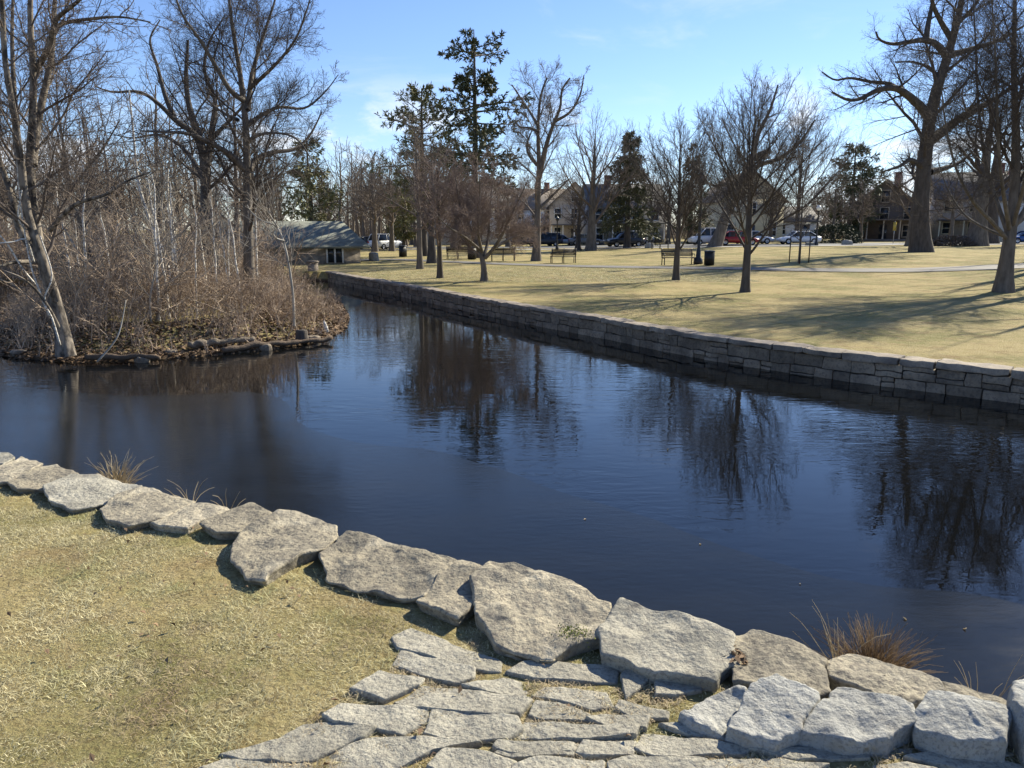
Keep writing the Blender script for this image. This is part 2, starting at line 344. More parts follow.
def near_z(x, y): return .009*fbm(np.stack([np.asarray(x, float)*.8, np.asarray(y, float)*.8, 0*np.asarray(x, float)+3.], -1), 2)
def island_z(pt):
    d, s, _ = seg_dist(pt, island, True); ins = inside(pt, island); sd = np.where(ins, d, -d)
    return -1.65+.62*sstep(-.8, .25, sd)+.45*sstep(.1, 2.5, sd)+.05*fbm(np.c_[pt*1.1, pt[:, :1]*0], 3)*(sd > 0)
def G(px, py):
    z = ZP
    for _ in range(12):
        p = P(px, py, z); z = .5*z+.5*float(park_z(p[0], p[1]))
    p = P(px, py, z); p[2] = float(park_z(p[0], p[1])); return p
INSET = .22
def shift(line, d):
    t = np.gradient(line, axis=0); t /= np.linalg.norm(t, axis=1)[:, None]; return line+np.stack([-t[:, 1], t[:, 0]], 1)*d
far_edge, near_edge = shift(far_shore, -INSET), shift(near_line, -.16)   # far: walked right->left, land on its right side; near: walked left->right
gx = np.unique(np.concatenate([-np.geomspace(46, 900, 26), np.arange(-46, -10, .5), np.arange(-10, 14, .22), np.arange(14, 46, .5), np.geomspace(46, 900, 26)]))
gy = np.unique(np.concatenate([-np.geomspace(2.5, 60, 10), np.arange(-2.5, 45, .22), np.arange(45, 110, 1.0), np.geomspace(110, 1500, 28)]))
X, Y = np.meshgrid(gx, gy); pts = np.stack([X.ravel(), Y.ravel()], 1)
fd, fs, fn = seg_dist(pts, far_edge); nd, ns, nn = seg_dist(pts, near_edge)
far_sd = -fs*fd; near_sd = -ns*nd                              # >0 on land
for sd, nr in ((far_sd, fn), (near_sd, nn)):
    m = (np.abs(sd) < .14) & (pts[:, 1] < 46) & (np.abs(pts[:, 0]) < 14); pts[m] = nr[m]; sd[m] = .001
z = np.full(len(pts), -2.2)
z = np.maximum(z, island_z(pts)-0); 
m = far_sd > 0; z[m] = park_z(pts[m, 0], pts[m, 1])
lefty = m & (pts[:, 0] < wall_line[-1][0]-1.5); z[lefty] = np.maximum(-1.3, -1.3+.7*sstep(0, 3, far_sd[lefty]))+.06*fbm(np.c_[pts[lefty]*.5, pts[lefty][:, :1]*0], 3)
m = near_sd > 0; z[m] = near_z(pts[m, 0], pts[m, 1])
nx, ny = len(gx), len(gy); i = np.arange(ny-1)[:, None]*nx+np.arange(nx-1)[None, :]
Q = np.stack([i, i+1, i+nx+1, i+nx], -1).reshape(-1, 4)
tag(obj('ground', np.c_[pts, z], Q, M['ground'], smooth=True), kind='structure')
# water: one sheet, thin ice 4 mm above it
wy = np.linspace(-5, 60, 40); wx = np.linspace(-160, 40, 60); A, B = np.meshgrid(wx, wy); i = np.arange(39)[:, None]*60+np.arange(59)[None, :]
tag(obj('water', np.stack([A.ravel(), B.ravel(), A.ravel()*0+ZW], 1), np.stack([i, i+1, i+61, i+60], -1).reshape(-1, 4), M['water']), kind='structure')
ice_px = [(-60, 378), (60, 391), (130, 396), (200, 394), (250, 392), (285, 402), (300, 424), (335, 437), (380, 446), (430, 450), (500, 470), (560, 492), (640, 515), (720, 545), (800, 570), (880, 585), (960, 592), (1060, 612), (1300, 655)]
edge = resample([P(x, y, ZW+.004) for x, y in ice_px], 160)
edge[:, 1] += .10*fbm(edge*1.3+33, 3)
lo = np.stack([edge[:, 0]*.92, 4.4-.32*(edge[:, 0]+6).clip(0), np.full(160, ZW+.004)], 1); lo[:, 1] = np.minimum(lo[:, 1], edge[:, 1]-.5)
st = np.linspace(0, 1, 24)[:, None, None]; V = (lo[None]*(1-st)+edge[None]*st).reshape(-1, 3)
i = np.arange(23)[:, None]*160+np.arange(159)[None, :]
tag(obj('thin_ice', V, np.stack([i, i+1, i+161, i+160], -1).reshape(-1, 4), M['ice']), kind='structure')

def strip(name, px_line, wd, mat, lift, K=80):
    c = resample([G(x, y) for x, y in px_line], K); t = norm(np.gradient(c[:, :2], axis=0)); n = np.stack([-t[:, 1], t[:, 0]], 1)
    off = np.linspace(-wd/2, wd/2, 5); V = []
    for o_ in off:
        q = c[:, :2]+n*o_; V.append(np.c_[q, park_z(q[:, 0], q[:, 1])+lift])
    V = np.stack(V, 1).reshape(-1, 3); i = np.arange(K-1)[:, None]*5+np.arange(4)[None, :]
    return tag(obj(name, V, np.stack([i, i+5, i+6, i+1], -1).reshape(-1, 4), mat, smooth=True), kind='structure')
strip('path', [(318, 263), (380, 259.5), (440, 261.5), (500, 264), (560, 266), (640, 267.5), (720, 268.5), (800, 270), (900, 270.5), (960, 269), (1024, 266), (1150, 262)], 2.1, M['path'], .03)
strip('road', [(200, 248), (440, 247.5), (600, 246.6), (760, 245), (900, 243.6), (1024, 243), (1200, 242)], 7.5, M['road'], .03)
strip('pavement', [(200, 250), (440, 249.5), (600, 248.6), (760, 246.6), (900, 245), (1024, 244.4), (1200, 243.4)], 2.2, M['walk'], .05)

# ---------------------------------------------------------------- stones
def stone_mesh(poly, top, bot, rng, rough=.02, edge_r=.03, M_=110, Rn=22, Sn=9, tilt=(0, 0), under=0.0, fr=5.0):
    """structured stone from a convex outline (world xy); tilt = slope of its top"""
    poly = np.asarray(poly, float); c = poly.mean(0)
    q = np.vstack([poly, poly[:1]]); s = np.concatenate([[0], np.cumsum(np.hypot(*np.diff(q, axis=0).T))])
    t = np.linspace(0, s[-1], M_, endpoint=False); ring = np.stack([np.interp(t, s, q[:, 0]), np.interp(t, s, q[:, 1])], 1)
    ring = .7*ring+.15*(np.roll(ring, 1, 0)+np.roll(ring, -1, 0))
    ring += (ring-c)*(.03+.07*fbm(np.c_[ring*9, np.full(M_, rng.rand()*20)], 3))[:, None]
    rad = np.hypot(*(ring-c).T).mean(); V = []
    ss = 1-(1-np.linspace(0.02, 1, Rn))**1.3
    for k in ss[:-1]:
        u = np.clip((k*rad-(rad-edge_r))/edge_r, 0, 1); z = top-edge_r*(1-np.sqrt(np.maximum(0, 1-u*u)))
        V.append(np.c_[c+(ring-c)*k, np.full(M_, z)])
    for k in np.linspace(0, 1, Sn):
        V.append(np.c_[c+(ring-c)*(1-under*k), np.full(M_, top-edge_r+(bot-top+edge_r)*k**1.6)])
    V = np.array(V); K = len(V)
    slope = V[..., :2]-c; V[..., 2] += (slope[..., 0]*tilt[0]+slope[..., 1]*tilt[1])*np.clip((V[..., 2]-bot)/(top-bot+1e-6), 0, 1)
    flat = V.reshape(-1, 3); o = rng.rand(3)*20
    dsp = np.stack([fbm(flat*fr+o+k*11, 5, .55) for k in range(3)], -1)
    dsp[:, :2] *= .8; chip = np.maximum(0, fbm(flat*3.1+o+80, 3)-.12); flat = flat+dsp*rough-np.array([0, 0, 1.])*(rough*2.0*chip*(flat[:, 2] > top-.05))[:, None]+rough*.5*np.abs(fbm(flat*1.7+o+50, 2))[:, None]*np.array([0, 0, -1])
    i = np.arange(K-1)[:, None]*M_; j = np.arange(M_)[None, :]; j2 = (j+1) % M_
    Q = np.stack([i+j, i+M_+j, i+M_+j2, i+j2], -1).reshape(-1, 4)
    cap = np.arange(M_); cv = np.r_[c, flat[:M_, 2].mean()]; n = len(flat)
    T = np.stack([np.full(M_, n), cap, np.roll(cap, -1)], 1)
    return np.vstack([flat, cv]), Q, T
def stone(name, px, top, bot, mat, label, cat, group, seed, **kw):
    rng = np.random.RandomState(seed); poly = [P(x, y, top)[:2] for x, y in px]
    a = sum(p[0]*q[1]-q[0]*p[1] for p, q in zip(poly, poly[1:]+poly[:1]))
    if a < 0: poly = poly[::-1]
    V, Q, T = stone_mesh(poly, top, bot, rng, **kw); c = np.r_[np.mean(poly, 0), bot]
    o = obj(name, V-c, [Q, T], mat, smooth=True); o.location = c
    return tag(o, label, cat, group)
GC = 'capstones along the near pond edge'
caps = [
 ([(-14, 458), (-2, 451), (10, 452), (15, 457), (2, 463)], .10, 'grey', 'small grey capstone end at the pond edge, farthest from the paving'),
 ([(0, 466), (21, 456), (41, 463), (28, 471), (9, 479), (-6, 480)], .11, 'tan', 'thin grey capstone second from the far end of the near pond edge'),
 ([(9, 481), (35, 467), (56, 465), (77, 473), (66, 478), (44, 486), (19, 487)], .11, 'tan', 'flat tan capstone just before the pale straw tuft'),
 ([(45, 487), (70, 475.5), (98, 476), (138, 487), (103, 500), (72, 506), (50, 497)], .11, 'grey', 'pale grey capstone right below the pale straw tuft'),
 ([(101, 506), (117, 494), (141, 488), (192, 500), (161, 515), (130, 522), (108, 516)], .12, 'tan', 'long flat capstone with a deep dark gap under its lawn side'),
 ([(150, 519), (188, 502), (225, 507), (231, 511), (201, 520), (188, 526), (159, 523)], .10, 'tan', 'narrow weathered capstone behind the short twin grass sprigs'),
 ([(200, 523), (231, 511), (249, 506), (274, 514), (246, 531), (217, 531)], .11, 'tan', 'small sloping capstone against the wide slab that juts into the lawn'),
 ([(233, 543), (244, 531), (281, 513), (300, 515), (335, 526), (337, 535), (323, 545), (298, 554), (267, 576), (248, 572), (234, 555)], .14, 'tan', 'wide pointed slab jutting from the pond edge into the lawn'),
 ([(323, 553), (347, 533), (376, 538), (423, 551), (460, 561), (437, 572), (419, 592), (392, 588), (361, 582), (332, 571)], .14, 'tan', 'long cracked tan slab with layered edge, between pointed slab and square slab'),
 ([(438, 574), (462, 562), (483, 569), (477, 596), (457, 614), (420, 597)], .14, 'tan', 'squarish tan slab split off the long cracked slab beside it'),
 ([(477, 580), (495, 568), (526, 575), (570, 586), (606, 602), (606, 616), (598, 627), (567, 639), (554, 646), (520, 640), (495, 632), (479, 610)], .20, 'tan', 'biggest tan boulder block with a mossy lower corner'),
 ([(603, 630), (621, 605), (687, 619), (730, 633), (735, 652), (714, 672), (655, 662), (607, 648)], .19, 'grey', 'rough grey rectangular block right of the biggest tan boulder'),
 ([(736, 636), (756, 630), (824, 654), (826, 686), (799, 692), (756, 680), (737, 676)], .15, 'tan', 'pale yellowish block behind the two rough white kerb blocks'),
 ([(832, 662), (847, 654), (884, 665), (937, 678), (942, 686), (921, 700), (910, 703), (852, 684), (834, 677)], .06, 'tan', 'low tan capstone in front of the brown seed grass'),
 ([(940, 680), (958, 683), (1003, 697), (1008, 706), (975, 702), (948, 692)], .03, 'tan', 'thin low capstone wedge at the end by the tall end block'),
]
for k, (px, top, mt, lb) in enumerate(caps):
    big = k >= 7
    top = top*.34+.014; cpx = np.mean(px, 0); px = [tuple(cpx+(np.array(q)-cpx)*1.045) for q in px]
    stone('capstone', px, top, -.16, M['granite_tan' if mt == 'tan' else 'granite_grey'], lb, 'capstone', GC, 100+k, rough=.036 if big else .024,
          edge_r=.013 if big else .010, under=.22 if k < 10 else .08, tilt=(0, .10) if k in (10, 11) else (0, .03), M_=190, Rn=40, fr=4.5)
GB = 'rough white granite kerb blocks'
blocks = [
 ([(678, 708), (708, 685), (738, 679), (747, 684), (731, 710), (722, 724), (692, 717)], .10, 'rounded pale kerb block nearest the small paving stones'),
 ([(724, 723), (748, 687), (775, 678), (821, 694), (800, 724), (777, 732), (746, 729)], .13, 'second rough white kerb block, below the pale yellowish block'),
 ([(800, 726), (810, 706), (836, 680), (918, 706), (922, 716), (889, 735), (841, 735)], .13, 'longest rough white kerb block, slanting below the seed grass'),
 ([(921, 722), (924, 689), (1006, 708), (1012, 716), (1006, 735), (958, 733)], .17, 'squared white kerb block with a cut front beside the tall end block'),
 ([(1012, 700), (1010, 682), (1030, 678), (1080, 690), (1085, 720), (1030, 725)], .24, 'tall upright white block closing the kerb row at the picture edge'),
]
for k, (px, top, lb) in enumerate(blocks):
    top = top*.62; cpx = np.mean(px, 0); px = [tuple(cpx+(np.array(q)-cpx)*.965) for q in px]
    stone('kerb_block', px, top, -.08, M['granite_light'], lb, 'stone block', GB, 200+k, rough=.036, edge_r=.014, under=-.05, tilt=(.05, .12), M_=170, Rn=36, fr=6)
c6 = lambda l: [(200+x/2.438, 600+y/2.438) for x, y in l]
c8 = lambda l: [(480+x/1.882, 540+y/1.882) for x, y in l]
GP = 'granite paving stones set in dry grass'
pavers = [
 (c6([(480,90),(520,68),(620,105),(725,140),(720,165),(680,165),(560,135),(490,115)]), 'topmost long paver nearest the squarish tan slab'),
 (c6([(475,155),(500,122),(665,165),(660,185),(620,200),(540,180)]), 'narrow raised paver just below the topmost long paver'),
 (c6([(375,215),(440,175),(540,190),(530,205),(450,240)]), 'short diamond shaped paver alone at the lawn edge'),
 (c6([(490,240),(550,205),(650,217),(800,237),(770,277),(700,277),(520,254)]), 'long paver right of the diamond shaped paver'),
 (c6([(640,205),(740,183),(800,195),(795,230),(660,212)]), 'half sunken paver partly covered by dry grass below the biggest boulder'),
 (c6([(760,172),(800,150),(1015,158),(1010,195),(950,195),(820,187)]), 'long pale paver close under the biggest tan boulder'),
 (c6([(818,230),(840,207),(990,222),(1008,253),(960,263)]), 'paver with a dark lower edge, second below the biggest tan boulder'),
 (c6([(803,277),(822,245),(900,249),(972,288),(940,293),(830,285)]), 'paver third below the biggest tan boulder'),
 (c6([(305,277),(345,250),(550,260),(545,290),(490,322),(410,302),(330,292)]), 'broad paver at the lawn edge below the diamond shaped paver'),
 (c6([(547,322),(572,260),(768,287),(778,310),(740,333),(620,336)]), 'large squarish paver in the middle of the paving'),
 (c6([(785,327),(803,291),(940,300),(1024,305),(1050,312),(1036,328)]), 'long thin paver right of the large squarish paver'),
 (c6([(60,367),(200,332),(250,300),(300,297),(415,312),(390,330),(270,383),(100,381)]), 'long tapering paver running along the lawn at lower left'),
 (c6([(-40,430),(60,385),(262,390),(262,425),(60,440)]), 'wide paver at the bottom picture edge nearest the lawn'),
 (c6([(287,387),(420,333),(640,338),(672,352),(560,366),(500,395),(470,410),(300,405)]), 'widest paver at the bottom, right of the tapering paver'),
 (c6([(565,402),(603,363),(690,370),(768,387),(740,412),(600,427)]), 'dark edged paver at the bottom below the large squarish paver'),
 (c6([(718,356),(732,341),(905,343),(900,365),(850,373),(760,370)]), 'slim paver third course from the bottom in the middle'),
 (c8([(265,252),(280,240),(320,256),(300,275),(275,290)]), 'small broken stone with a dark side under the rough grey block'),
 (c8([(332,258),(345,250),(420,264),(413,280),(370,290),(335,290)]), 'small square pale stone under the rough grey block'),
 (c8([(255,312),(265,299),(355,320),(350,332),(280,327)]), 'little thin paver left of the rounded pale kerb block'),
 (c8([(205,333),(240,322),(315,328),(308,348),(240,345)]), 'short paver just below the little thin paver'),
 (c8([(77,362),(92,340),(200,345),(292,352),(290,368),(200,371),(110,370)]), 'long paver below the two short central pavers'),
 (c8([(297,387),(312,357),(420,372),(500,387),(493,400),(400,400),(330,398)]), 'long paver running under the rounded pale kerb block'),
 (c8([(182,400),(195,376),(290,376),(282,400),(205,406)]), 'near square paver in the second course from the bottom'),
 (c8([(32,395),(52,374),(178,378),(168,400),(60,404)]), 'left paver of the second course from the bottom'),
 (c8([(340,347),(400,345),(480,360),(560,382),(480,378),(400,367)]), 'thin sliver of paving along the foot of the kerb blocks'),
 (c8([(515,390),(620,388),(720,392),(730,405),(600,410)]), 'grey paver under the second rough white kerb block'),
 (c8([(735,398),(760,386),(812,388),(806,402),(770,406)]), 'small low paver under the longest kerb block'),
 (c8([(808,408),(850,398),(960,407),(1022,418),(1030,440),(900,428)]), 'broad dark paver under the squared kerb block'),
 (c8([(832,386),(850,378),(940,382),(1008,400),(960,404),(860,394)]), 'slim pale stone at the foot of the squared kerb block'),
 (c8([(245,418),(292,404),(418,409),(400,432),(250,438)]), 'bottom course paver in the middle of the picture'),
 (c8([(430,412),(560,411),(648,421),(600,440),(420,442)]), 'bottom course paver just right of the middle'),
 (c8([(662,422),(735,412),(800,414),(856,428),(800,446),(665,443)]), 'bottom course paver below the longest kerb block'),
 (c8([(62,422),(112,408),(230,411),(226,440),(60,442)]), 'bottom course paver left of the middle'),
]
for k, (px, lb) in enumerate(pavers):
    cpx = np.mean(px, 0); px = [tuple(cpx+(np.array(q)-cpx)*1.07) for q in px]
    rr = np.random.RandomState(300+k)
    stone('paving_stone', px, (.009+.010*rr.rand()), -.07, M['granite_grey'], lb, 'paving stone', GP, 300+k, rough=.014, edge_r=.007, M_=130, Rn=26, Sn=5, fr=7,
          tilt=(.03*rr.randn(), .03*rr.randn()))
_b = [o for o in bpy.data.objects if o.name.startswith('capstone') and 'mossy' in o.get('label', '')][0]
_r = np.random.RandomState(9); _q = P(574, 634, .06); _n = 420; _p = _q+_r.randn(_n, 3)*np.array([.035, .022, .014]); _d = norm(_r.randn(_n, 3)+np.array([0, -.5, .8])); _s = norm(np.cross(_d, _r.randn(_n, 3)))
obj('moss', np.stack([_p-_s*.003, _p+_s*.003, _p+_d*.009], 1).reshape(-1, 3)-np.array(_b.location), np.arange(_n*3).reshape(-1, 3), material('moss', (.22, .24, .05), (.14, .16, .03), 20, island=.4), _b)['kind'] = 'stuff'
# near retaining wall below the capstones
def offset_wall(name, line, z0, z1, th, mat):
    a, b = shift(line, 0), shift(line, -th); n = len(line)
    V = np.vstack([np.c_[a, np.full(n, z0)], np.c_[a, np.full(n, z1)], np.c_[b, np.full(n, z1)], np.c_[b, np.full(n, z0)]]); Q = []
    for i in range(n-1):
        for k in range(3): Q.append((k*n+i, k*n+i+1, (k+1)*n+i+1, (k+1)*n+i))
    return obj(name, V, np.array(Q), mat)
nl = resample(np.c_[near_line[1:-1], np.zeros(len(near_line)-2)], 90)[:, :2]
wl = offset_wall('pond_edge_wall', shift(nl, -.05), -2.2, -.06, .35, M['wall_stone'])
tag(wl, 'low stone wall under the capstones at the near pond edge', 'wall')

# far retaining wall: rubble courses and a coping of flat stones
def rounded_boxes(C, D, A, rng, n=5, r=.03, rough=.012):
    """C (N,3) centres, D (N,3) sizes, A (N,) rotation -> verts, quads of N rough rounded blocks"""
    g = np.linspace(-.5, .5, n); u, v = np.meshgrid(g, g); u, v = u.ravel(), v.ravel(); h = np.full(len(u), .5)
    fs = [np.stack(q, 1) for q in ((u, v, h), (v, u, -h), (h, u, v), (-h, v, u), (v, h, u), (u, -h, v))]
    B = np.concatenate(fs); i = np.arange(n-1)[:, None]*n+np.arange(n-1)[None, :]
    q1 = np.stack([i, i+1, i+n+1, i+n], -1).reshape(-1, 4); Q = np.concatenate([q1+k*n*n for k in range(6)])
    Pp = B[None]*D[:, None, :]; inn = np.clip(Pp, -(D[:, None]/2-r), D[:, None]/2-r); Pp = inn+r*norm(Pp-inn)
    ca, sa = np.cos(A)[:, None], np.sin(A)[:, None]
    W = np.stack([Pp[..., 0]*ca-Pp[..., 1]*sa, Pp[..., 0]*sa+Pp[..., 1]*ca, Pp[..., 2]], -1)+C[:, None, :]
    f = W.reshape(-1, 3); f = f+rough*np.stack([fbm(f*6+k*9, 3) for k in range(3)], -1)*1.6
    Qa = (Q[None]+np.arange(len(C))[:, None, None]*len(B)).reshape(-1, 4)
    return f, Qa
wall = empty('stone_retaining_wall', np.r_[wall_line[4], ZW], 'long rubble stone retaining wall with pale coping along the park side of the pond', 'wall')
wl_f = resample(np.c_[wall_line, np.zeros(len(wall_line))], 400)[:, :2]
sl_ = np.concatenate([[0], np.cumsum(np.hypot(*np.diff(wl_f, axis=0).T))])
rng = np.random.RandomState(11)
def along(s, off=0):
    p = np.stack([np.interp(s, sl_, wl_f[:, 0]), np.interp(s, sl_, wl_f[:, 1])], -1); e = np.stack([np.interp(s+.3, sl_, wl_f[:, 0]), np.interp(s+.3, sl_, wl_f[:, 1])], -1)-np.stack([np.interp(s-.3, sl_, wl_f[:, 0]), np.interp(s-.3, sl_, wl_f[:, 1])], -1)
    e = norm(e); n = np.stack([e[..., 1], -e[..., 0]], -1); return p+n*off, np.arctan2(e[..., 1], e[..., 0])
Cs, Ds, As = [], [], []
for zc, hh in ((-.80, .25), (-1.045, .24), (-1.28, .24)):
    s = rng.rand()*.3
    while s < sl_[-1]-.2:
        L = rng.uniform(.22, .62); p, a = along(s+L/2, .17+rng.uniform(-.015, .02)); h2 = hh*rng.uniform(.86, 1.02)
        if rng.rand() < .38 and L < .55:
            q = rng.uniform(.35, .65)
            for dz, hq in ((q/2-.5+1-q, q), ((1-q)/2-.5, 1-q)): Cs.append((*along(s+L/2, .17+rng.uniform(-.03, .03))[0], zc+dz*hh)); Ds.append((L-.008, .36, hh*hq-.006)); As.append(a+rng.randn()*.03)
        else: Cs.append((*p, zc)); Ds.append((L-.004, .36, h2*1.02)); As.append(a+rng.randn()*.03)
        s += L
V, Q = rounded_boxes(np.array(Cs), np.array(Ds), np.array(As), rng, n=6, r=.02, rough=.022)
o = obj('rubble_face', V-np.array(wall.location), Q, M['wall_stone'], wall, smooth=True)
Cs, Ds, As = [], [], []; s = 0
while s < sl_[-1]-.3:
    L = rng.uniform(.55, 1.25); p, a = along(s+L/2, .16+rng.uniform(-.03, .03)); hh = rng.uniform(.11, .16)
    Cs.append((*p, ZP+.045-hh/2+rng.uniform(-.008, .012))); Ds.append((L-.018, .46, hh)); As.append(a); s += L
V, Q = rounded_boxes(np.array(Cs), np.array(Ds), np.array(As), rng, n=7, r=.03, rough=.024)
o = obj('coping', V-np.array(wall.location), Q, M['wall_cap'], wall, smooth=True)
core = offset_wall('wall_core', shift(wl_f[::6], -.06), -2.2, -.72, .28, M['mortar']); core.data.transform(__import__('mathutils').Matrix.Translation(-wall.location)); core.parent = wall

# ---------------------------------------------------------------- bare trees
def grow(rng, Pp, Rp, n, t0, t1, ang, ratio, taper, K, wig, up, rmul, rtip, jit=.25, Lref=None, lenpow=1.0, avar=9):
    Nn, Kp, _ = Pp.shape
    L = np.linalg.norm(np.diff(Pp, axis=1), axis=2).sum(1)
    cnt = np.maximum(1, np.round(n*np.clip(L/(np.median(L)+1e-9), .35, 2.2)**.7).astype(int)) if Nn > 1 else np.array([n])
    idx = np.repeat(np.arange(Nn), cnt); rank = np.concatenate([np.arange(c) for c in cnt]); ci = cnt[idx]
    t = t0+(t1-t0)*(rank+rng.rand(len(idx)))/ci
    f = np.clip(t, 0, .9999)*(Kp-1); k = f.astype(int); fr = (f-k)[:, None]
    p0 = Pp[idx, k]*(1-fr)+Pp[idx, k+1]*fr; T = norm(Pp[idx, k+1]-Pp[idx, k]); rp = Rp[idx, k]*(1-fr[:, 0])+Rp[idx, k+1]*fr[:, 0]
    ref = np.where(np.abs(T[:, 2:3]) > .8, np.array([[1., 0, 0]]), np.array([[0., 0, 1.]])); u = norm(np.cross(T, ref)); v = np.cross(T, u)
    az = rank*2.39996+(rng.rand(Nn)*6.28)[idx]+jit*rng.randn(len(idx)); a = np.radians(ang+avar*rng.randn(len(idx)))
    d = np.cos(a)[:, None]*T+np.sin(a)[:, None]*(np.cos(az)[:, None]*u+np.sin(az)[:, None]*v)
    Lc = (Lref if Lref else L[idx])*ratio*(1-taper*(t-t0)/(t1-t0+1e-9))*rng.uniform(.65, 1.2, len(idx))
    out = np.empty((len(idx), K, 3)); out[:, 0] = p0; p = p0.copy()
    for s in range(1, K):
        d = norm(d+wig*rng.randn(len(idx), 3)+np.array([0, 0, up])); p = p+d*(Lc/(K-1))[:, None]; out[:, s] = p
    r0 = np.maximum(rp*rmul, rtip); w_ = np.linspace(0, 1, K)[None]
    return out, r0[:, None]*(1-w_)**.8*(1-rtip/np.maximum(r0, rtip))[:, None]+rtip
def trunk_poly(base, H, r, lean=(0, 0), wob=.012, K=16, tip=.03, flare=1.5, rng=None):
    t = np.linspace(0, 1, K)[:, None]; w_ = np.cumsum(rng.randn(K, 3)*wob*H, 0)*t; w_[:, 2] = 0
    p = np.array(base)+np.c_[t*lean[0]*H, t*lean[1]*H, t*H]+w_*.35; p[0, 2] -= .15
    rr = r*(1-t[:, 0])**.85+tip; rr = rr*(1+(flare-1)*np.exp(-t[:, 0]*H/(1.5*r)))
    return p, rr
HABIT = {
 'round':  [dict(n=18, t0=.26, t1=.97, ang=54, ratio=.46, taper=.62, K=9, wig=.11, up=.08, rmul=.45, rtip=.010),
            dict(n=8, t0=.15, t1=1., ang=42, ratio=.50, taper=.5, K=6, wig=.12, up=.06, rmul=.5, rtip=.006),
            dict(n=7, t0=.1, t1=1., ang=40, ratio=.5, taper=.5, K=5, wig=.13, up=.04, rmul=.55, rtip=.004),
            dict(n=4, t0=.1, t1=1., ang=38, ratio=.52, taper=.4, K=4, wig=.12, up=.03, rmul=.6, rtip=.0028)],
 'vase':   [dict(n=25, t0=.20, t1=.96, ang=42, ratio=.62, taper=.70, K=10, wig=.05, up=.055, rmul=.36, rtip=.008),
            dict(n=10, t0=.15, t1=1., ang=32, ratio=.45, taper=.5, K=6, wig=.07, up=.07, rmul=.45, rtip=.0045),
            dict(n=7, t0=.1, t1=1., ang=34, ratio=.48, taper=.5, K=5, wig=.09, up=.05, rmul=.55, rtip=.0035),
            dict(n=4, t0=.1, t1=1., ang=36, ratio=.5, taper=.4, K=4, wig=.1, up=.03, rmul=.6, rtip=.0026)],
 'slim':   [dict(n=20, t0=.30, t1=.97, ang=48, ratio=.28, taper=.55, K=8, wig=.08, up=.09, rmul=.42, rtip=.008),
            dict(n=7, t0=.2, t1=1., ang=42, ratio=.5, taper=.5, K=5, wig=.11, up=.05, rmul=.5, rtip=.005),
            dict(n=5, t0=.1, t1=1., ang=40, ratio=.5, taper=.4, K=4, wig=.12, up=.03, rmul=.6, rtip=.0035)],
 'limbs':  [dict(n=10, t0=.22, t1=1., ang=46, ratio=.36, taper=.58, K=8, wig=.12, up=.05, rmul=.34, rtip=.008),      # given limbs carry these
            dict(n=10, t0=.15, t1=1., ang=43, ratio=.5, taper=.45, K=6, wig=.14, up=.04, rmul=.42, rtip=.0046),
            dict(n=8, t0=.1, t1=1., ang=42, ratio=.54, taper=.4, K=4, wig=.14, up=.03, rmul=.52, rtip=.0032),
            dict(n=3, t0=.1, t1=1., ang=40, ratio=.55, taper=.4, K=3, wig=.12, up=.02, rmul=.6, rtip=.0028)],
}
def tree_parts(rng, given, habit, H, dens=1.0, thick=1.0, cut=None, levels=None):
    """given: list of (pts, radii), first is the trunk"""
    K = 20; Pp = []; Rp = []
    for p, r in given:
        q = resample(p, K); s = np.linspace(0, 1, len(r)); Pp.append(q); Rp.append(np.interp(np.linspace(0, 1, K), s, r))
    Pp, Rp = np.array(Pp), np.array(Rp)
    trunk = tubes(Pp, Rp, 10); crown = MB(); Pn, Rn = Pp, Rp
    sp = HABIT[habit] if levels is None else HABIT[habit][:levels]
    for li, d in enumerate(sp):
        d = dict(d); d['n'] = max(2, int(round(d['n']*(dens if li < 3 else dens**.5)))); d['rtip'] = d['rtip']*thick
        if li == 0 and habit != 'limbs': d['Lref'] = H
        Pn, Rn = grow(rng, Pn, Rn, **d); V, Q = tubes(Pn, Rn, (6, 4, 3, 3)[li]); crown.add(V, Q)
    return trunk, crown
def bare_tree(name, base, H, r, habit, label, seed, cat='tree', group=None, bark='bark', twig='twig', lean=(0, 0), given=None, dens=1.0, thick=1.0, wob=.012, levels=None, flare=1.5, rz=None):
    rng = np.random.RandomState(seed); base = np.array(base, float)
    if given is None: given = [trunk_poly((0, 0, 0), H*(.84 if habit == 'vase' else .86), r, lean, wob, tip=.012, rng=rng, flare=flare)]
    else: given = [(np.asarray(p)-base, rr) for p, rr in given]
    tr, cr = tree_parts(rng, given, habit, H, dens, thick, levels=levels)
    root = empty(name, base, label, cat, group)
    obj('trunk', tr[0], tr[1], M[bark], root, smooth=True); cr.build('crown', M[twig], root, smooth=False)
    return root
def copy_tree(root, loc, rz, s, label, group=None):
    c = root.copy(); col.objects.link(c); c.location = tuple(loc); c.rotation_euler = (0, 0, rz); c.scale = (s, s, s*1.0); c['label'] = label
    if group: c['group'] = group
    for ch in root.children:
        k = ch.copy(); col.objects.link(k); k.parent = c
    return c
def limb(pxs, Y0, r0, r1, n=8, pw=.8, flare=0.0):
    """pxs [(px, py, dY)] at distance Y0 (+dY) -> real 3D polyline with its own depth"""
    p = resample([AT(x, y, Y0+dy) for x, y, dy in pxs], n*2); t = np.linspace(0, 1, n*2)
    r = r0+(r1-r0)*t**pw
    if flare: L = np.linalg.norm(p[-1]-p[0]); r = r*(1+flare*np.exp(-t*L/(r0*2.2)))
    return p, r

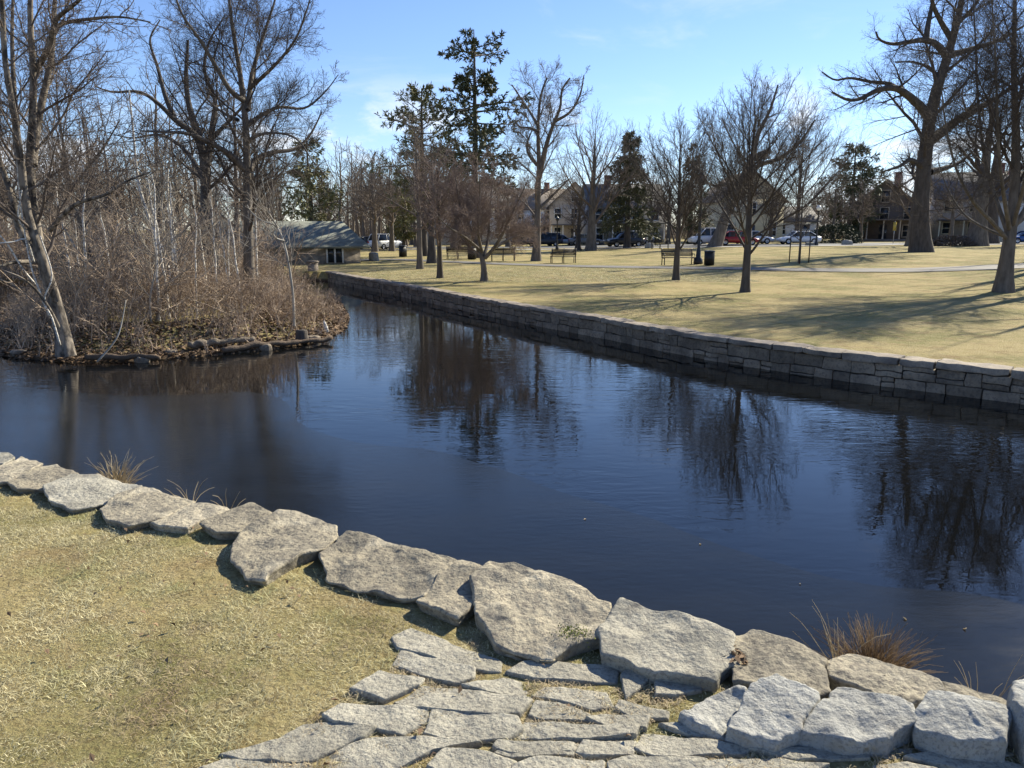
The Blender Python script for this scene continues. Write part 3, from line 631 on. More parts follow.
# island trees -------------------------------------------------
def I(px, py):
    p = P(px, py, -.75); p[2] = float(island_z(p[None, :2])[0]); return p
b = P(66, 352, -.85); Y0 = b[1]; b[2] = float(island_z(b[None, :2])[0])
given = [limb([(66, 356, 0), (60, 320, 0), (50, 285, 0), (40, 250, .1), (32, 200, .1), (30, 165, .2), (33, 110, .2), (33, 60, .2), (30, 10, .2), (34, -60, .3)], Y0, .15, .035, flare=.35),
         limb([(56, 300, -.1), (44, 265, -.4), (28, 215, -.5), (22, 170, -.6), (15, 120, -.8), (5, 60, -.9), (2, 0, -1), (-6, -70, -1.1)], Y0, .10, .03),
         limb([(44, 262, .1), (20, 230, .2), (10, 190, .4), (-10, 140, .6), (-30, 90, .9)], Y0, .09, .03),
         limb([(32, 165, .2), (38, 120, .6), (50, 65, .9), (54, 20, 1.2), (56, -50, 1.4)], Y0, .10, .03),
         limb([(36, 70, .3), (50, 45, -.2), (56, 20, -.4), (75, 4, -.8), (100, -20, -1.2)], Y0, .07, .02),
         limb([(48, 42, .3), (60, 25, .2), (90, 19, -.2), (120, 17, -.5), (150, 22, -.8)], Y0, .05, .012),
         limb([(22, 180, -.4), (16, 140, .3), (14, 90, .5), (12, 30, .8), (15, -40, 1.1)], Y0, .08, .02),
         limb([(34, 262, 0), (15, 262, -.5), (0, 266, -.8), (-30, 270, -1.2)], Y0, .06, .015),
         limb([(50, 230, .1), (75, 205, -.3), (105, 195, -.6), (125, 182, -.9), (150, 172, -1.1)], Y0, .055, .015),
         limb([(62, 335, 0), (50, 310, -.4), (36, 290, -.6), (22, 278, -.8), (2, 270, -1)], Y0, .05, .012)]
bare_tree('maple_tree', b, 9, .24, 'limbs', 'big forked tree with mottled grey bark leaning at the waterline of the island', 1, bark='bark_mottle', twig='twig', given=given, dens=.75); t1 = bpy.context.scene.objects['maple_tree']
m = MB()
for pxs in ([(36, 285, -.3), (22, 268, -.6), (8, 245, -.8), (-10, 225, -1)], [(34, 262, -.2), (26, 240, -.5), (12, 242, -.8), (-12, 244, -1)], [(50, 318, -.2), (40, 292, -.4), (30, 262, -.5), (20, 200, -.6), (17, 160, -.6)], [(60, 345, -.2), (52, 318, -.4), (44, 300, -.5), (52, 275, -.5), (40, 235, -.5)], [(33, 230, -.3), (24, 228, -.6), (18, 215, -.8), (22, 190, -.8)]):
    p, r = limb(pxs, Y0, .022, .010); m.tube(p-b, r, 6)
m.build('bare_vine', M['bark_birch'], t1, smooth=True)
b = I(250, 308); Y0 = b[1]
given = [limb([(250, 312, 0), (249, 270, 0), (248, 220, 0), (247, 175, 0), (246, 130, 0), (243, 95, .1), (238, 60, .2), (232, 25, .2), (226, -30, .3)], Y0, .20, .03, flare=.5),
         limb([(247, 172, 0), (232, 156, -.3), (212, 144, -.8), (190, 134, -1.3), (165, 132, -1.8), (140, 131, -2.3)], Y0, .11, .02),
         limb([(249, 170, 0), (258, 158, .5), (275, 152, 1), (295, 149, 1.5), (310, 135, 2), (322, 112, 2.4)], Y0, .11, .02),
         limb([(247, 142, 0), (262, 134, -.6), (285, 134, -1.2), (300, 142, -1.6), (312, 160, -1.9), (325, 175, -2)], Y0, .06, .012),
         limb([(246, 126, 0), (262, 115, .6), (280, 107, 1.2), (305, 108, 1.8), (325, 92, 2.2), (338, 75, 2.5)], Y0, .08, .014),
         limb([(243, 100, 0), (230, 90, -.5), (215, 65, -.9), (200, 40, -1.3), (180, 10, -1.7), (170, -30, -2)], Y0, .09, .015),
         limb([(248, 110, 0), (252, 75, .5), (262, 40, .9), (275, 0, 1.2), (285, -40, 1.4)], Y0, .09, .015),
         limb([(250, 88, .2), (275, 65, -.7), (295, 40, -1.3), (305, 15, -1.6), (318, -25, -2)], Y0, .07, .012),
         limb([(238, 120, 0), (222, 112, .8), (206, 98, 1.5), (196, 80, 2), (185, 62, 2.4)], Y0, .06, .012)]
bare_tree('oak_tree', b, 11, .2, 'limbs', 'tall straight tree with spreading bare crown on the island beside the brush', 2, bark='bark', twig='twig_dark', given=given, dens=.95, thick=.85)
Y0 = 40.0; b = np.array(AT(207, 265, Y0)); b[2] = -.9
given = [limb([(208, 268, 0), (207, 220, 0), (205, 170, 0), (200, 140, .2), (190, 110, .4), (186, 80, .5), (188, 40, .6)], Y0, .42, .06, flare=.4),
         limb([(205, 160, 0), (195, 135, -.5), (175, 120, -1), (160, 105, -1.6), (140, 92, -2.2), (112, 92, -3), (95, 86, -3.4)], Y0, .20, .03),
         limb([(175, 120, -1), (165, 95, -1), (157, 65, -.8), (150, 40, -.5), (160, 20, 0)], Y0, .14, .03),
         limb([(207, 165, 0), (212, 130, .6), (215, 100, 1.2), (205, 75, 1.6), (208, 45, 2), (225, 15, 2.4)], Y0, .2, .03),
         limb([(205, 180, 0), (185, 150, 1.5), (160, 135, 2.5), (130, 138, 3.5), (100, 130, 4)], Y0, .15, .02),
         limb([(210, 140, .5), (235, 115, -1), (250, 95, -2), (255, 70, -2.5)], Y0, .13, .02)]
bare_tree('oak_tree', b, 13, .4, 'limbs', 'dark twisted oak standing behind the brush, left of the tall straight island tree', 3, bark='bark_dark', twig='twig_dark', given=given, dens=.8, thick=.9, levels=3)
b = I(118, 318); Y0 = b[1]
bare_tree('slender_tree', b, 7.6, .085, 'slim', 'slender forked sapling right of the big forked tree', 4, given=[limb([(118, 300, 0), (92, 262, 0), (78, 215, .1), (70, 190, .1), (64, 150, .3), (58, 110, .4), (56, 70, .5)], Y0, .10, .015), limb([(72, 188, .1), (90, 165, -.4), (105, 145, -.8), (120, 120, -1.2)], Y0, .06, .012)], twig='twig', dens=1.0)
b = I(177, 312); Y0 = b[1]
bare_tree('birch_tree', b, 7, .07, 'slim', 'thin white birch leaning left over the island brush', 5, bark='bark_birch', twig='twig_pale', given=[limb([(177, 318, 0), (172, 285, 0), (162, 250, .2), (148, 215, .4), (138, 180, .5), (133, 130, .5), (129, 90, .5)], Y0, .085, .02)], dens=.7)
b = I(183, 308); Y0 = b[1]
bare_tree('birch_tree', b, 6, .06, 'slim', 'upright pale birch with a forked top beside the leaning white birch', 6, bark='bark_birch', twig='twig_pale', given=[limb([(183, 314, 0), (176, 270, 0), (174, 235, 0), (168, 200, .1), (168, 165, .2)], Y0, .085, .02), limb([(173, 228, 0), (162, 210, -.3), (165, 185, -.4), (166, 150, -.6)], Y0, .03, .01)], dens=.7)
b = I(294, 325); Y0 = b[1]
bare_tree('dead_sapling', b, 5, .06, 'slim', 'crooked pale dead sapling on the right side of the island', 7, bark='bark_pale', twig='twig_pale', given=[limb([(294, 326, 0), (293, 295, 0), (288, 260, 0), (283, 240, .1), (276, 226, .2), (262, 221, .3), (252, 213, .4), (247, 205, .5)], Y0, .04, .014), limb([(284, 241, 0), (276, 238, -.2), (272, 232, -.4)], Y0, .03, .01), limb([(278, 228, .2), (270, 215, -.1), (266, 207, -.3)], Y0, .03, .01)], dens=.35, levels=2)
b = I(112, 322); Y0 = b[1]
pole = MB(); p, r = limb([(115, 312, 0), (98, 285, .2), (80, 255, .5), (58, 218, .9)], Y0, .045, .02); pole.tube(p, r, 7)
tag(pole.build('leaning_dead_tree', M['bark_pale'], smooth=True), 'straight pale dead trunk leaning left across the brush', 'dead tree')
for sd_, (pxs, lb) in enumerate([([(136, 316, 0), (131, 290, 0), (135, 250, .1), (136, 220, .2)], 'thin grey sapling rising from the brush left of the white birches'),
                                ([(214, 310, 0), (218, 270, .2), (214, 225, .3), (217, 190, .4)], 'thin dark sapling between the white birches and the tall straight tree'),
                                ([(152, 330, 0), (150, 300, -.1), (156, 262, -.2), (150, 225, -.3)], 'low twisted sapling in front of the white birches')]):
    b = I(pxs[0][0], pxs[0][1]); bare_tree('sapling', b, 4, .03, 'slim', lb, 40+sd_, twig='twig_pale', bark='bark_pale', given=[limb(pxs, b[1], .03, .01)], dens=.8, levels=2)
rr = np.random.RandomState(71); sp0 = None
for k in range(16):
    while True:
        q = rr.uniform((-16, 17.5), (-7.5, 27)); dd = seg_dist(q[None], island, True)[0][0]
        if inside(q[None], island)[0] and dd > .7: break
    lc = (q[0], q[1], float(island_z(q[None])[0]))
    if sp0 is None: sp0 = bare_tree('pale_sapling', lc, 4.2, .026, 'slim', 'thin whitish sapling standing upright in the island brush', 72, bark='bark_birch', twig='twig_pale', group='thin pale saplings in the island brush', dens=.5, levels=2, wob=.025, flare=1.0, lean=(.06, 0))
    else: copy_tree(sp0, lc, rr.rand()*6.28, rr.uniform(.6, 1.15), sp0['label'])
# brush on the island: one tangled mass
rng = np.random.RandomState(21)
c = rng.uniform((-19, 15), (-4, 36), (6000, 2)); d_, s_, _ = seg_dist(c, island, True); k = inside(c, island) & (d_ > .2); c = c[k]; d_ = d_[k]
keep = rng.rand(len(c)) < np.clip(1.15-(c[:, 1]-17)*.035, .35, 1); c = c[keep][:850]; d_ = d_[keep][:850]
zz = island_z(c); dens_h = sstep(-.3, 2.2, d_)*(.8+.6*fbm(np.c_[c*.35, c[:, :1]*0], 2))
n_st = 5; base = np.repeat(np.c_[c, zz], n_st, 0)+np.c_[rng.randn(len(c)*n_st, 2)*.12, np.zeros(len(c)*n_st)]
hh = np.repeat((.3+.95*np.clip(dens_h, 0, 1.1))*np.where(c[:, 0] > -8.8, .80, .92), n_st)*rng.uniform(.5, 1.25, len(base)); tall = (rng.rand(len(base)) < .05)&(np.repeat(d_, n_st) > .8)&(base[:, 0] < -8.8); hh[tall] *= rng.uniform(2., 3.2, tall.sum())
d = norm(np.c_[rng.randn(len(base), 2)*.34, np.ones(len(base))]); Pt = np.empty((len(base), 7, 3)); Pt[:, 0] = base; p = base.copy()
for s in range(1, 7):
    d = norm(d+.16*rng.randn(len(base), 3)+np.array([0, 0, -.03*(s > 3)])); p = p+d*(hh/6)[:, None]; Pt[:, s] = p
Rd = np.linspace(.010, .004, 7)[None]*rng.uniform(.6, 1.4, (len(base), 1))*np.where(tall, 2.2, 1)[:, None]
mb = MB(); mb.add(*tubes(Pt, Rd, 3)); P2, R2 = grow(rng, Pt, Rd, 4, .3, 1., 36, .42, .4, 4, .16, .04, .7, .0034); mb.add(*tubes(P2, R2, 3))
P3, R3 = grow(rng, P2, R2, 2, .3, 1., 40, .55, .3, 3, .2, 0, .8, .004); mb.add(*tubes(P3, R3, 3))
tag(mb.build('undergrowth', M['brush']), 'dense tangle of bare brown brush covering the island', 'undergrowth', kind='stuff')
# leaf litter along the island shore
c = rng.uniform((-19, 15), (-4, 30), (70000, 2)); d_, s_, _ = seg_dist(c, island, True); k = inside(c, island) & (d_ < 2.6); c = c[k]; zz = island_z(c)
def leaves(c, zz, rng, size=.045):
    n = len(c); a = rng.rand(n)*6.28; t = rng.randn(n, 3)*.45; nrm = norm(t+np.array([0, 0, 1])); u = norm(np.cross(nrm, np.c_[np.cos(a), np.sin(a), a*0])); v = np.cross(nrm, u)
    s = size*rng.uniform(.5, 1.3, (n, 1)); o_ = np.c_[c, zz+.015]
    V = np.stack([o_-u*s, o_-v*s*.55+nrm*.008, o_+u*s, o_+v*s*.55+nrm*.008], 1).reshape(-1, 3); return V, np.arange(n*4).reshape(-1, 4)
V, Q = leaves(c, zz, rng, .06); tag(obj('fallen_leaves', V, Q, M['litter']), 'brown fallen leaves along the island bank', 'fallen leaves', kind='stuff')
# logs, stumps and stones on the island's edge
def log(px0, px1, r, z, mat, name, label, wob=.016, seed=0, cat='log'):
    rg = np.random.RandomState(seed); a, b2 = P(*px0, z), P(*px1, z); p = a+(b2-a)*np.linspace(0, 1, 12)[:, None]; p += rg.randn(12, 3)*wob*np.array([.4, .4, 1]); p = resample(p, 30)
    m = MB(); m.tube(p, r*(.9+.35*fbm(p*7, 3))*np.linspace(1.1, .8, 30), 9); c = p.mean(0); m.V = [v-c for v in m.V]
    o = m.build(name, M[mat], smooth=True); o.location = c; return tag(o, label, cat)
log((188, 344), (255, 339), .085, -.86, 'log', 'fallen_log', 'pale fallen log lying along the island bank', seed=1)
log((222, 349), (332, 338), .07, -.98, 'earth', 'fallen_log', 'dark wet log along the waterline on the right of the island', seed=2)
log((85, 357), (160, 356), .07, -.97, 'earth', 'fallen_log', 'dark log at the waterline right of the big forked tree', seed=3)
m = MB(); a = P(327, 332, -.95); m.tube([a, a+(-.03, 0, .14), a+(-.07, .02, .30)], [.06, .055, .02], 7)
tag(m.build('broken_stump', M['bark_birch'], smooth=True), 'small pale broken stump at the right tip of the island', 'stump')
m = MB(); a = P(302, 336, -.9); m.lathe([(.001, .16), (.12, .155), (.15, .13), (.15, 0), (.19, -.15)], a, 12); m.V[0] += .02*np.stack([fbm(m.V[0]*8+k, 3) for k in range(3)], -1)
tag(m.build('tree_stump', M['bark_dark'], smooth=True), 'dark cut stump on the right bank of the island', 'stump')
for k, (x, y, s) in enumerate([(20, 356, .16), (142, 362, .11), (172, 356, .13), (265, 350, .12), (313, 341, .16)]):
    q = P(x, y, ZW); rr = np.random.RandomState(60+k); an = np.linspace(0, 6.28, 9)[:-1]
    V, Q, T = stone_mesh(np.c_[np.cos(an)*s*1.3, np.sin(an)*s]*rr.uniform(.8, 1.2, (8, 1)), .10+s*.3, -.1, rr, rough=.05, edge_r=.05, M_=40, Rn=10, Sn=5)
    o = obj('shore_stone', V, [Q, T], M['wall_stone'], smooth=True); o.location = q
    tag(o, ['stone at the far left end of the island shore', 'small stone at the island waterline below the leaning dead trunk', 'stone at the waterline left of the pale fallen log', 'stone at the island waterline below the tall straight tree', 'largest shore stone near the small pale broken stump'][k], 'stone', 'stones at the island waterline')
# stick in the water
m = MB(); a = P(98, 362, -.95); p, r = limb([(97, 362, 0), (112, 345, .2), (120, 330, .3), (126, 300, .5)], a[1], .02, .01); m.tube(p, r, 6)
tag(m.build('dead_branch', M['bark_pale'], smooth=True), 'pale curved dead branch standing at the island waterline', 'branch')

# park trees ----------------------------------------------------
def park_tree(name, px, py, top, rpx, habit, label, seed, **kw):
    g = G(px, py); s = F/g[1]*1.0; H = (py-top)/s*1.02; kwd = dict(kw); return bare_tree(name, g, H, rpx/s, habit, label, seed, **kwd)
park_tree('young_tree', 745, 292, 85, 4.0, 'vase', 'young bare tree with an upswept crown, nearest the wall in mid lawn', 11, bark='bark_dark', twig='twig_dark', dens=1.15, lean=(.01, 0))
park_tree('young_tree', 676, 280, 120, 3.1, 'vase', 'smaller bare upswept tree in front of the park bench', 12, bark='bark_dark', twig='twig_dark', dens=1.1)
g = G(1003, 292); Y0 = g[1]
given = [limb([(1003, 294, 0), (1006, 265, 0), (1010, 235, 0), (1014, 200, .2), (1016, 140, .4), (1014, 60, .6), (1016, -60, .8)], Y0, .27, .03, flare=.55),
         limb([(1008, 240, 0), (992, 222, -.5), (972, 200, -1), (955, 165, -1.4), (945, 120, -1.8), (940, 70, -2)], Y0, .085, .015),
         limb([(1009, 236, 0), (998, 205, .5), (985, 160, 1.2), (978, 100, 1.6), (975, 30, 2), (970, -40, 2.3)], Y0, .09, .015),
         limb([(1010, 232, 0), (1003, 190, -1), (998, 140, -1.6), (996, 70, -2), (990, -30, -2.6)], Y0, .085, .015),
         limb([(1011, 232, 0), (1030, 200, .3), (1050, 150, .6), (1060, 80, .9), (1075, -20, 1)], Y0, .10, .015),
         limb([(1012, 228, 0), (1025, 180, -1.2), (1035, 110, -2), (1040, 20, -2.6), (1045, -60, -3)], Y0, .085, .015),
         limb([(1012, 228, 0), (1040, 205, 1.5), (1075, 170, 2), (1100, 110, 2.4)], Y0, .08, .015),
         limb([(1008, 238, 0), (985, 228, .5), (965, 215, 1.2), (948, 190, 1.8), (938, 160, 2.2)], Y0, .06, .012)]
bare_tree('maple_tree', g, 11, .3, 'limbs', 'grey trunked maple with dense upright stems at the right edge of the lawn', 13, bark='bark', twig='twig_dark', given=given, dens=1.3)
g = G(921, 252); Y0 = g[1]; s = Y0/F
given = [limb([(921, 254, 0), (920, 225, 0), (922, 190, 0), (926, 150, 0), (930, 118, 0), (938, 85, .3), (946, 62, .5), (952, 40, .8), (960, 10, 1), (965, -30, 1.2)], Y0, 8.4*s, 2.0*s, flare=.5, pw=1.1),
         limb([(929, 118, 0), (920, 106, -.8), (906, 94, -1.5), (895, 88, -2.2), (878, 90, -3), (862, 98, -3.6), (848, 100, -4.2), (832, 92, -4.6)], Y0, 5*s, .9*s),
         limb([(905, 94, -1.5), (890, 84, -1), (872, 82, -.6), (850, 78, 0), (835, 80, .5), (822, 72, 1)], Y0, 2.2*s, .7*s),
         limb([(931, 140, 0), (945, 130, .8), (962, 117, 1.5), (985, 105, 2.4), (1005, 92, 3.2), (1030, 75, 4)], Y0, 5.4*s, 1.2*s),
         limb([(948, 58, .5), (938, 46, .2), (926, 40, -.4), (908, 42, -1.2), (893, 44, -2), (880, 40, -2.6), (876, 32, -3)], Y0, 4*s, .8*s),
         limb([(948, 56, .5), (975, 48, 1.4), (1000, 40, 2.4), (1025, 25, 3.2)], Y0, 3.4*s, .9*s),
         limb([(952, 40, .8), (940, 20, .2), (932, 0, -.4), (928, -40, -1)], Y0, 3*s, .9*s),
         limb([(926, 40, -.4), (928, 25, 0), (932, 5, .6), (938, -30, 1)], Y0, 3*s, .8*s),
         limb([(926, 168, 0), (917, 163, -.5), (909, 160, -1.0), (900, 166, -1.4), (882, 172, -2)], Y0, 3.6*s, .7*s),
         limb([(930, 172, 0), (945, 168, .8), (960, 162, 1.6), (975, 150, 2.2)], Y0, 3.6*s, .8*s),
         limb([(942, 78, .3), (925, 66, 1), (912, 62, 1.8), (895, 62, 2.6)], Y0, 2*s, .6*s),
         limb([(956, 25, 1), (975, 5, 1.8), (990, -25, 2.4)], Y0, 2.4*s, .7*s)]
bare_tree('oak_tree', g, 18, .9, 'limbs', 'huge old oak with a thick trunk and long twisting limbs', 14, bark='bark_dark', twig='twig_dark', given=given, dens=.85, thick=1.0)
g = G(910, 246); bare_tree('bare_tree', g, 11, .4, 'round', 'thinner grey tree just behind the huge old oak', 15, bark='bark', twig='twig', thick=1.5, dens=.8)
g = G(976, 246); bare_tree('bare_tree', g, 17, .85, 'round', 'thick trunked tree right of the huge oak, in front of its dark twin', 16, bark='bark', twig='twig_dark', thick=1.0, dens=.45, levels=3)
g = G(988, 244); bare_tree('bare_tree', g, 17, .85, 'round', 'dark thick trunked tree half hidden behind the other thick trunk', 17, bark='bark_dark', twig='twig_dark', thick=1.0, dens=.4, levels=3)
g = G(715, 247); Y0 = g[1]; s = Y0/F
given = [limb([(714, 249, 0), (719, 236, 0), (726, 215, 0), (733, 198, .5), (742, 180, 1), (752, 160, 1.6), (770, 150, 2)], Y0, 5.6*s, 2.6*s, flare=.4),
         limb([(744, 176, 1), (760, 165, 1.5), (780, 158, 2), (800, 142, 2.6), (815, 120, 3)], Y0, 3*s, .8*s),
         limb([(736, 192, .5), (728, 184, 0), (715, 186, -.6), (700, 178, -1.2)], Y0, 2.2*s, .7*s),
         limb([(752, 160, 1.6), (758, 135, 2), (770, 110, 2.4), (778, 85, 2.6)], Y0, 3*s, .8*s)]
bare_tree('leaning_tree', g, 15, .6, 'limbs', 'thick pale trunked tree leaning right beside the parked red car', 18, bark='bark', twig='twig_dark', given=given, dens=1., thick=2.0)
# crabapple with reddish twigs, pale low trunk
g = G(484, 281); Y0 = g[1]
given = [limb([(484, 283, 0), (484, 270, 0), (482, 258, 0), (477, 245, .2), (470, 228, .6), (460, 205, 1), (455, 172, 1.3)], Y0, .15, .02, flare=.5),
         limb([(485, 258, 0), (494, 248, -.3), (502, 235, -.6), (514, 210, -1), (528, 180, -1.4)], Y0, .10, .015),
         limb([(484, 256, 0), (488, 240, .6), (490, 208, 1.2), (494, 168, 1.6)], Y0, .09, .015),
         limb([(480, 250, 0), (466, 238, -.8), (450, 228, -1.4), (436, 215, -2)], Y0, .08, .02),
         limb([(494, 248, 0), (512, 238, .8), (530, 232, 1.5), (548, 224, 2)], Y0, .08, .02),
         limb([(482, 252, 0), (478, 230, -1), (480, 195, -1.6), (478, 160, -2)], Y0, .08, .015)]
bare_tree('crabapple_tree', g, 5, .2, 'limbs', 'low crabapple with a short forked trunk and dense reddish brown twigs', 19, bark='bark', twig='twig_red', given=given, dens=1.35, thick=1.0)
park_tree('young_tree', 440, 278, 150, 2.9, 'round', 'slim dark trunked tree left of the crabapple', 20, bark='bark_dark', twig='twig_red', dens=1.1, thick=1.3)
g = G(537, 261); Y0 = g[1]; s = Y0/F
given = [limb([(536, 262, 0), (537, 240, 0), (538, 200, 0), (539, 165, 0), (538, 130, .2), (540, 100, .4), (543, 88, .6), (547, 78, .8)], Y0, 4.2*s, .9*s, flare=.4),
         limb([(539, 178, 0), (545, 150, -.4), (552, 128, -.8), (560, 108, -1.2), (562, 90, -1.4), (570, 78, -1.8)], Y0, 3*s, .7*s),
         limb([(538, 132, 0), (530, 128, .5), (520, 127, 1), (514, 120, 1.3)], Y0, 1.6*s, .6*s),
         limb([(538, 126, 0), (530, 112, .6), (522, 100, 1.2), (512, 85, 1.8)], Y0, 1.6*s, .6*s),
         limb([(537, 165, 0), (529, 155, -.5), (527, 145, -.8), (532, 130, -1)], Y0, 1.8*s, .6*s),
         limb([(538, 210, 0), (550, 198, .6), (560, 188, 1), (568, 180, 1.4)], Y0, 2*s, .6*s),
         limb([(554, 122, -.8), (570, 112, -1), (580, 95, -1.2), (584, 75, -1.4)], Y0, 1.6*s, .5*s)]
bare_tree('tall_tree', g, 13, .25, 'limbs', 'tallest thin bare tree with an open crown right of the dark pine', 22, bark='bark', twig='twig', given=given, dens=.85, thick=1.5)
park_tree('bare_tree', 591, 250.5, 118, 4.6, 'vase', 'grey many limbed tree between the tallest thin tree and the spruce', 23, bark='bark', twig='twig', dens=.9, thick=1.8)
park_tree('bare_tree', 578, 250.5, 190, 2.8, 'round', 'smaller dark tree beside the grey many limbed tree', 24, bark='bark_dark', twig='twig', dens=.8, thick=2)
park_tree('bare_tree', 420, 269, 112, 3.0, 'round', 'grey tree with a pale trunk foot in front of the green pines', 25, bark='bark', twig='twig', dens=1.0, thick=1.4)
g = G(432, 263); bare_tree('bare_tree', g, 8, .3, 'round', 'thick stemmed low tree behind the slim dark tree', 26, bark='bark_dark', twig='twig', dens=.8, thick=1.5)
g = G(375, 252); t26 = bare_tree('bare_tree', g, 11, .3, 'round', 'bare tree behind the boathouse chimney', 27, bark='bark', twig='twig', dens=.9, thick=2.2)
g = G(796, 243); bare_tree('bare_tree', g, 16, .3, 'vase', 'broad hazy bare tree behind the staked sapling', 28, bark='bark_dark', twig='twig', dens=1.1, thick=2.0)
for k, (px, py, s_, lb) in enumerate([(392, 251, .95, 'bare tree right of the boathouse beside the parked white car'), (455, 248, 1.0, 'bare roadside tree behind the trash can by the crabapple'), (508, 247, .95, 'bare roadside tree behind the far left bench'),
        (650, 245, .9, 'bare roadside tree beside the square stone block'), (668, 244, .85, 'bare roadside tree behind the smaller upswept tree'), (770, 242, .9, 'bare tree in front of the white garage'), (832, 243, .8, 'bare tree near the round white lamp'),
        (860, 242, .8, 'bare tree before the dark shingled house'), (950, 242, 1.0, 'bare tree before the tan house'), (1030, 246, 1.2, 'bare roadside tree past the thick trunks at the far right')]):
    copy_tree(t26, G(px, py), k*1.3, s_, lb, 'bare trees along the road')
# trees beyond the frame on the right whose shadows lie on the lawn
tA = bare_tree('maple_tree', (21.8, 30.3, ZP+.1), 12, .34, 'vase', 'bare maple just past the right edge, beside the grey trunked maple', 31, bark='bark', twig='twig_dark', dens=.32, thick=2.0, levels=2, wob=.004)
for k, (x, y, s_, lb) in enumerate([(25.6, 35.4, 1.0, 'bare maple past the right edge, one row back from the grey trunked maple'), (29.6, 41.5, 1.15, 'bare maple past the right edge near the path'), (34.5, 47.0, 1.1, 'bare maple past the right edge on the far side of the path'), (40, 54, 1.2, 'bare maple past the right edge towards the thick trunks'), (20.5, 26.0, .9, 'bare maple past the right edge, nearest the wall')]):
    copy_tree(tA, (x, y, float(park_z(x, y))), k*1.1+.4, s_, lb)

# staked sapling
g = G(799, 263); sap = empty('staked_sapling', g, 'thin young sapling held by three wooden stakes', 'tree')
rng = np.random.RandomState(33); tr, cr = tree_parts(rng, [trunk_poly((0, 0, 0), 4.2, .045, rng=rng)], 'slim', 4.2, dens=.8, thick=1.6); obj('trunk', *tr, M['bark'], sap, smooth=True); cr.build('crown', M['twig'], sap)
for a in (0.2, 2.3, 4.4):
    m = MB(); x, y = .62*math.cos(a), .62*math.sin(a); m.tube([(x, y, -.1), (x, y, 1.55)], .035, 8); m.build('stake', M['bench'], sap)

# far woods behind the island: one mass of bare trees
rng = np.random.RandomState(41); mb = MB(); proto = []
for k in range(4):
    H = rng.uniform(9, 12); hb = [dict(d) for d in HABIT['round'][:3]]
    tr, cr = tree_parts(rng, [trunk_poly((0, 0, 0), H, .16, (rng.randn()*.05, rng.randn()*.05), .02, rng=rng)], 'round', H, dens=.8, thick=2.0, levels=3)
    m = MB(); m.add(*tr); [m.add(v) for v in []]; V2 = np.vstack(cr.V); Q2 = np.vstack(cr.Q); m.add(V2, Q2); proto.append((np.vstack(m.V), np.vstack(m.Q)))
for k in range(110):
    y = rng.uniform(42, 82); x = rng.uniform(-.80*y, -.275*y)
    if abs(x+14) < 9 and 46 < y < 62: continue
    V, Q = proto[k % 4]; a = rng.rand()*6.28; s = rng.uniform(.55, 1.0); ca, sa = math.cos(a), math.sin(a)
    mb.add(np.c_[(V[:, 0]*ca-V[:, 1]*sa)*s+x, (V[:, 0]*sa+V[:, 1]*ca)*s+y, V[:, 2]*s-.75], Q)
tag(mb.build('far_woods', M['woods']), 'mass of bare grey brown trees on the far shore behind the island', 'woods', kind='stuff')
n = 900; y = rng.uniform(39.5, 56, n); x = np.where(rng.rand(n) < 1, -rng.uniform(.30, .85, n)*y, 0); ok = ~((np.abs(x+14.5) < 7.5) & (y > 42)); x, y = x[ok], y[ok]; n = len(x)
base = np.repeat(np.c_[x, y, np.full(n, -.9)], 4, 0)+np.c_[rng.randn(n*4, 2)*.25, np.zeros(n*4)]; d = norm(np.c_[rng.randn(n*4, 2)*.4, np.ones(n*4)]); p = base.copy(); Pt = np.empty((n*4, 6, 3)); Pt[:, 0] = p; hh = rng.uniform(1., 3.6, n*4)
for s in range(1, 6): d = norm(d+.15*rng.randn(n*4, 3)); p = p+d*(hh/5)[:, None]; Pt[:, s] = p
Rd = np.repeat(np.linspace(.02, .010, 6)[None], n*4, 0); mb = MB(); mb.add(*tubes(Pt, Rd, 3)); P2, R2 = grow(rng, Pt, Rd, 5, .2, 1, 40, .45, .4, 4, .2, .02, .7, .009); mb.add(*tubes(P2, R2, 3))
tag(mb.build('far_brush', M['brush']), 'brown brush on the far shore behind the island', 'undergrowth', kind='stuff')

# bare woods beyond the road and the houses
rng = np.random.RandomState(43); mb = MB(); proto = []
for k in range(4):
    H = rng.uniform(10, 13); tr, cr = tree_parts(rng, [trunk_poly((0, 0, 0), H*.86, .2, (rng.randn()*.04, rng.randn()*.04), .02, rng=rng)], 'round', H, dens=.72, thick=2.6, levels=3)
    m = MB(); m.add(*tr); m.add(np.vstack(cr.V), np.vstack(cr.Q)); proto.append((np.vstack(m.V), np.vstack(m.Q)))
for k in range(120):
    y = rng.uniform(125, 190); x = rng.uniform(-.24, .78)*y
    if k < 26: y = rng.uniform(92, 120); x = rng.uniform(-.26, -.06)*y
    V, Q = proto[k % 4]; a = rng.rand()*6.28; q = rng.uniform(.8, 1.25); ca, sa = math.cos(a), math.sin(a)
    mb.add(np.c_[(V[:, 0]*ca-V[:, 1]*sa)*q+x, (V[:, 0]*sa+V[:, 1]*ca)*q+y, V[:, 2]*q-.6], Q)
n = 3000; y = rng.uniform(128, 150, n); x = rng.uniform(-.26, .8, n)*y; base = np.c_[x, y, np.full(n, -.6)]; d = norm(np.c_[rng.randn(n, 2)*.35, np.ones(n)]); p = base.copy(); Pt = np.empty((n, 5, 3)); Pt[:, 0] = p; hh = rng.uniform(2, 6, n)
for q in range(1, 5): d = norm(d+.15*rng.randn(n, 3)); p = p+d*(hh/4)[:, None]; Pt[:, q] = p
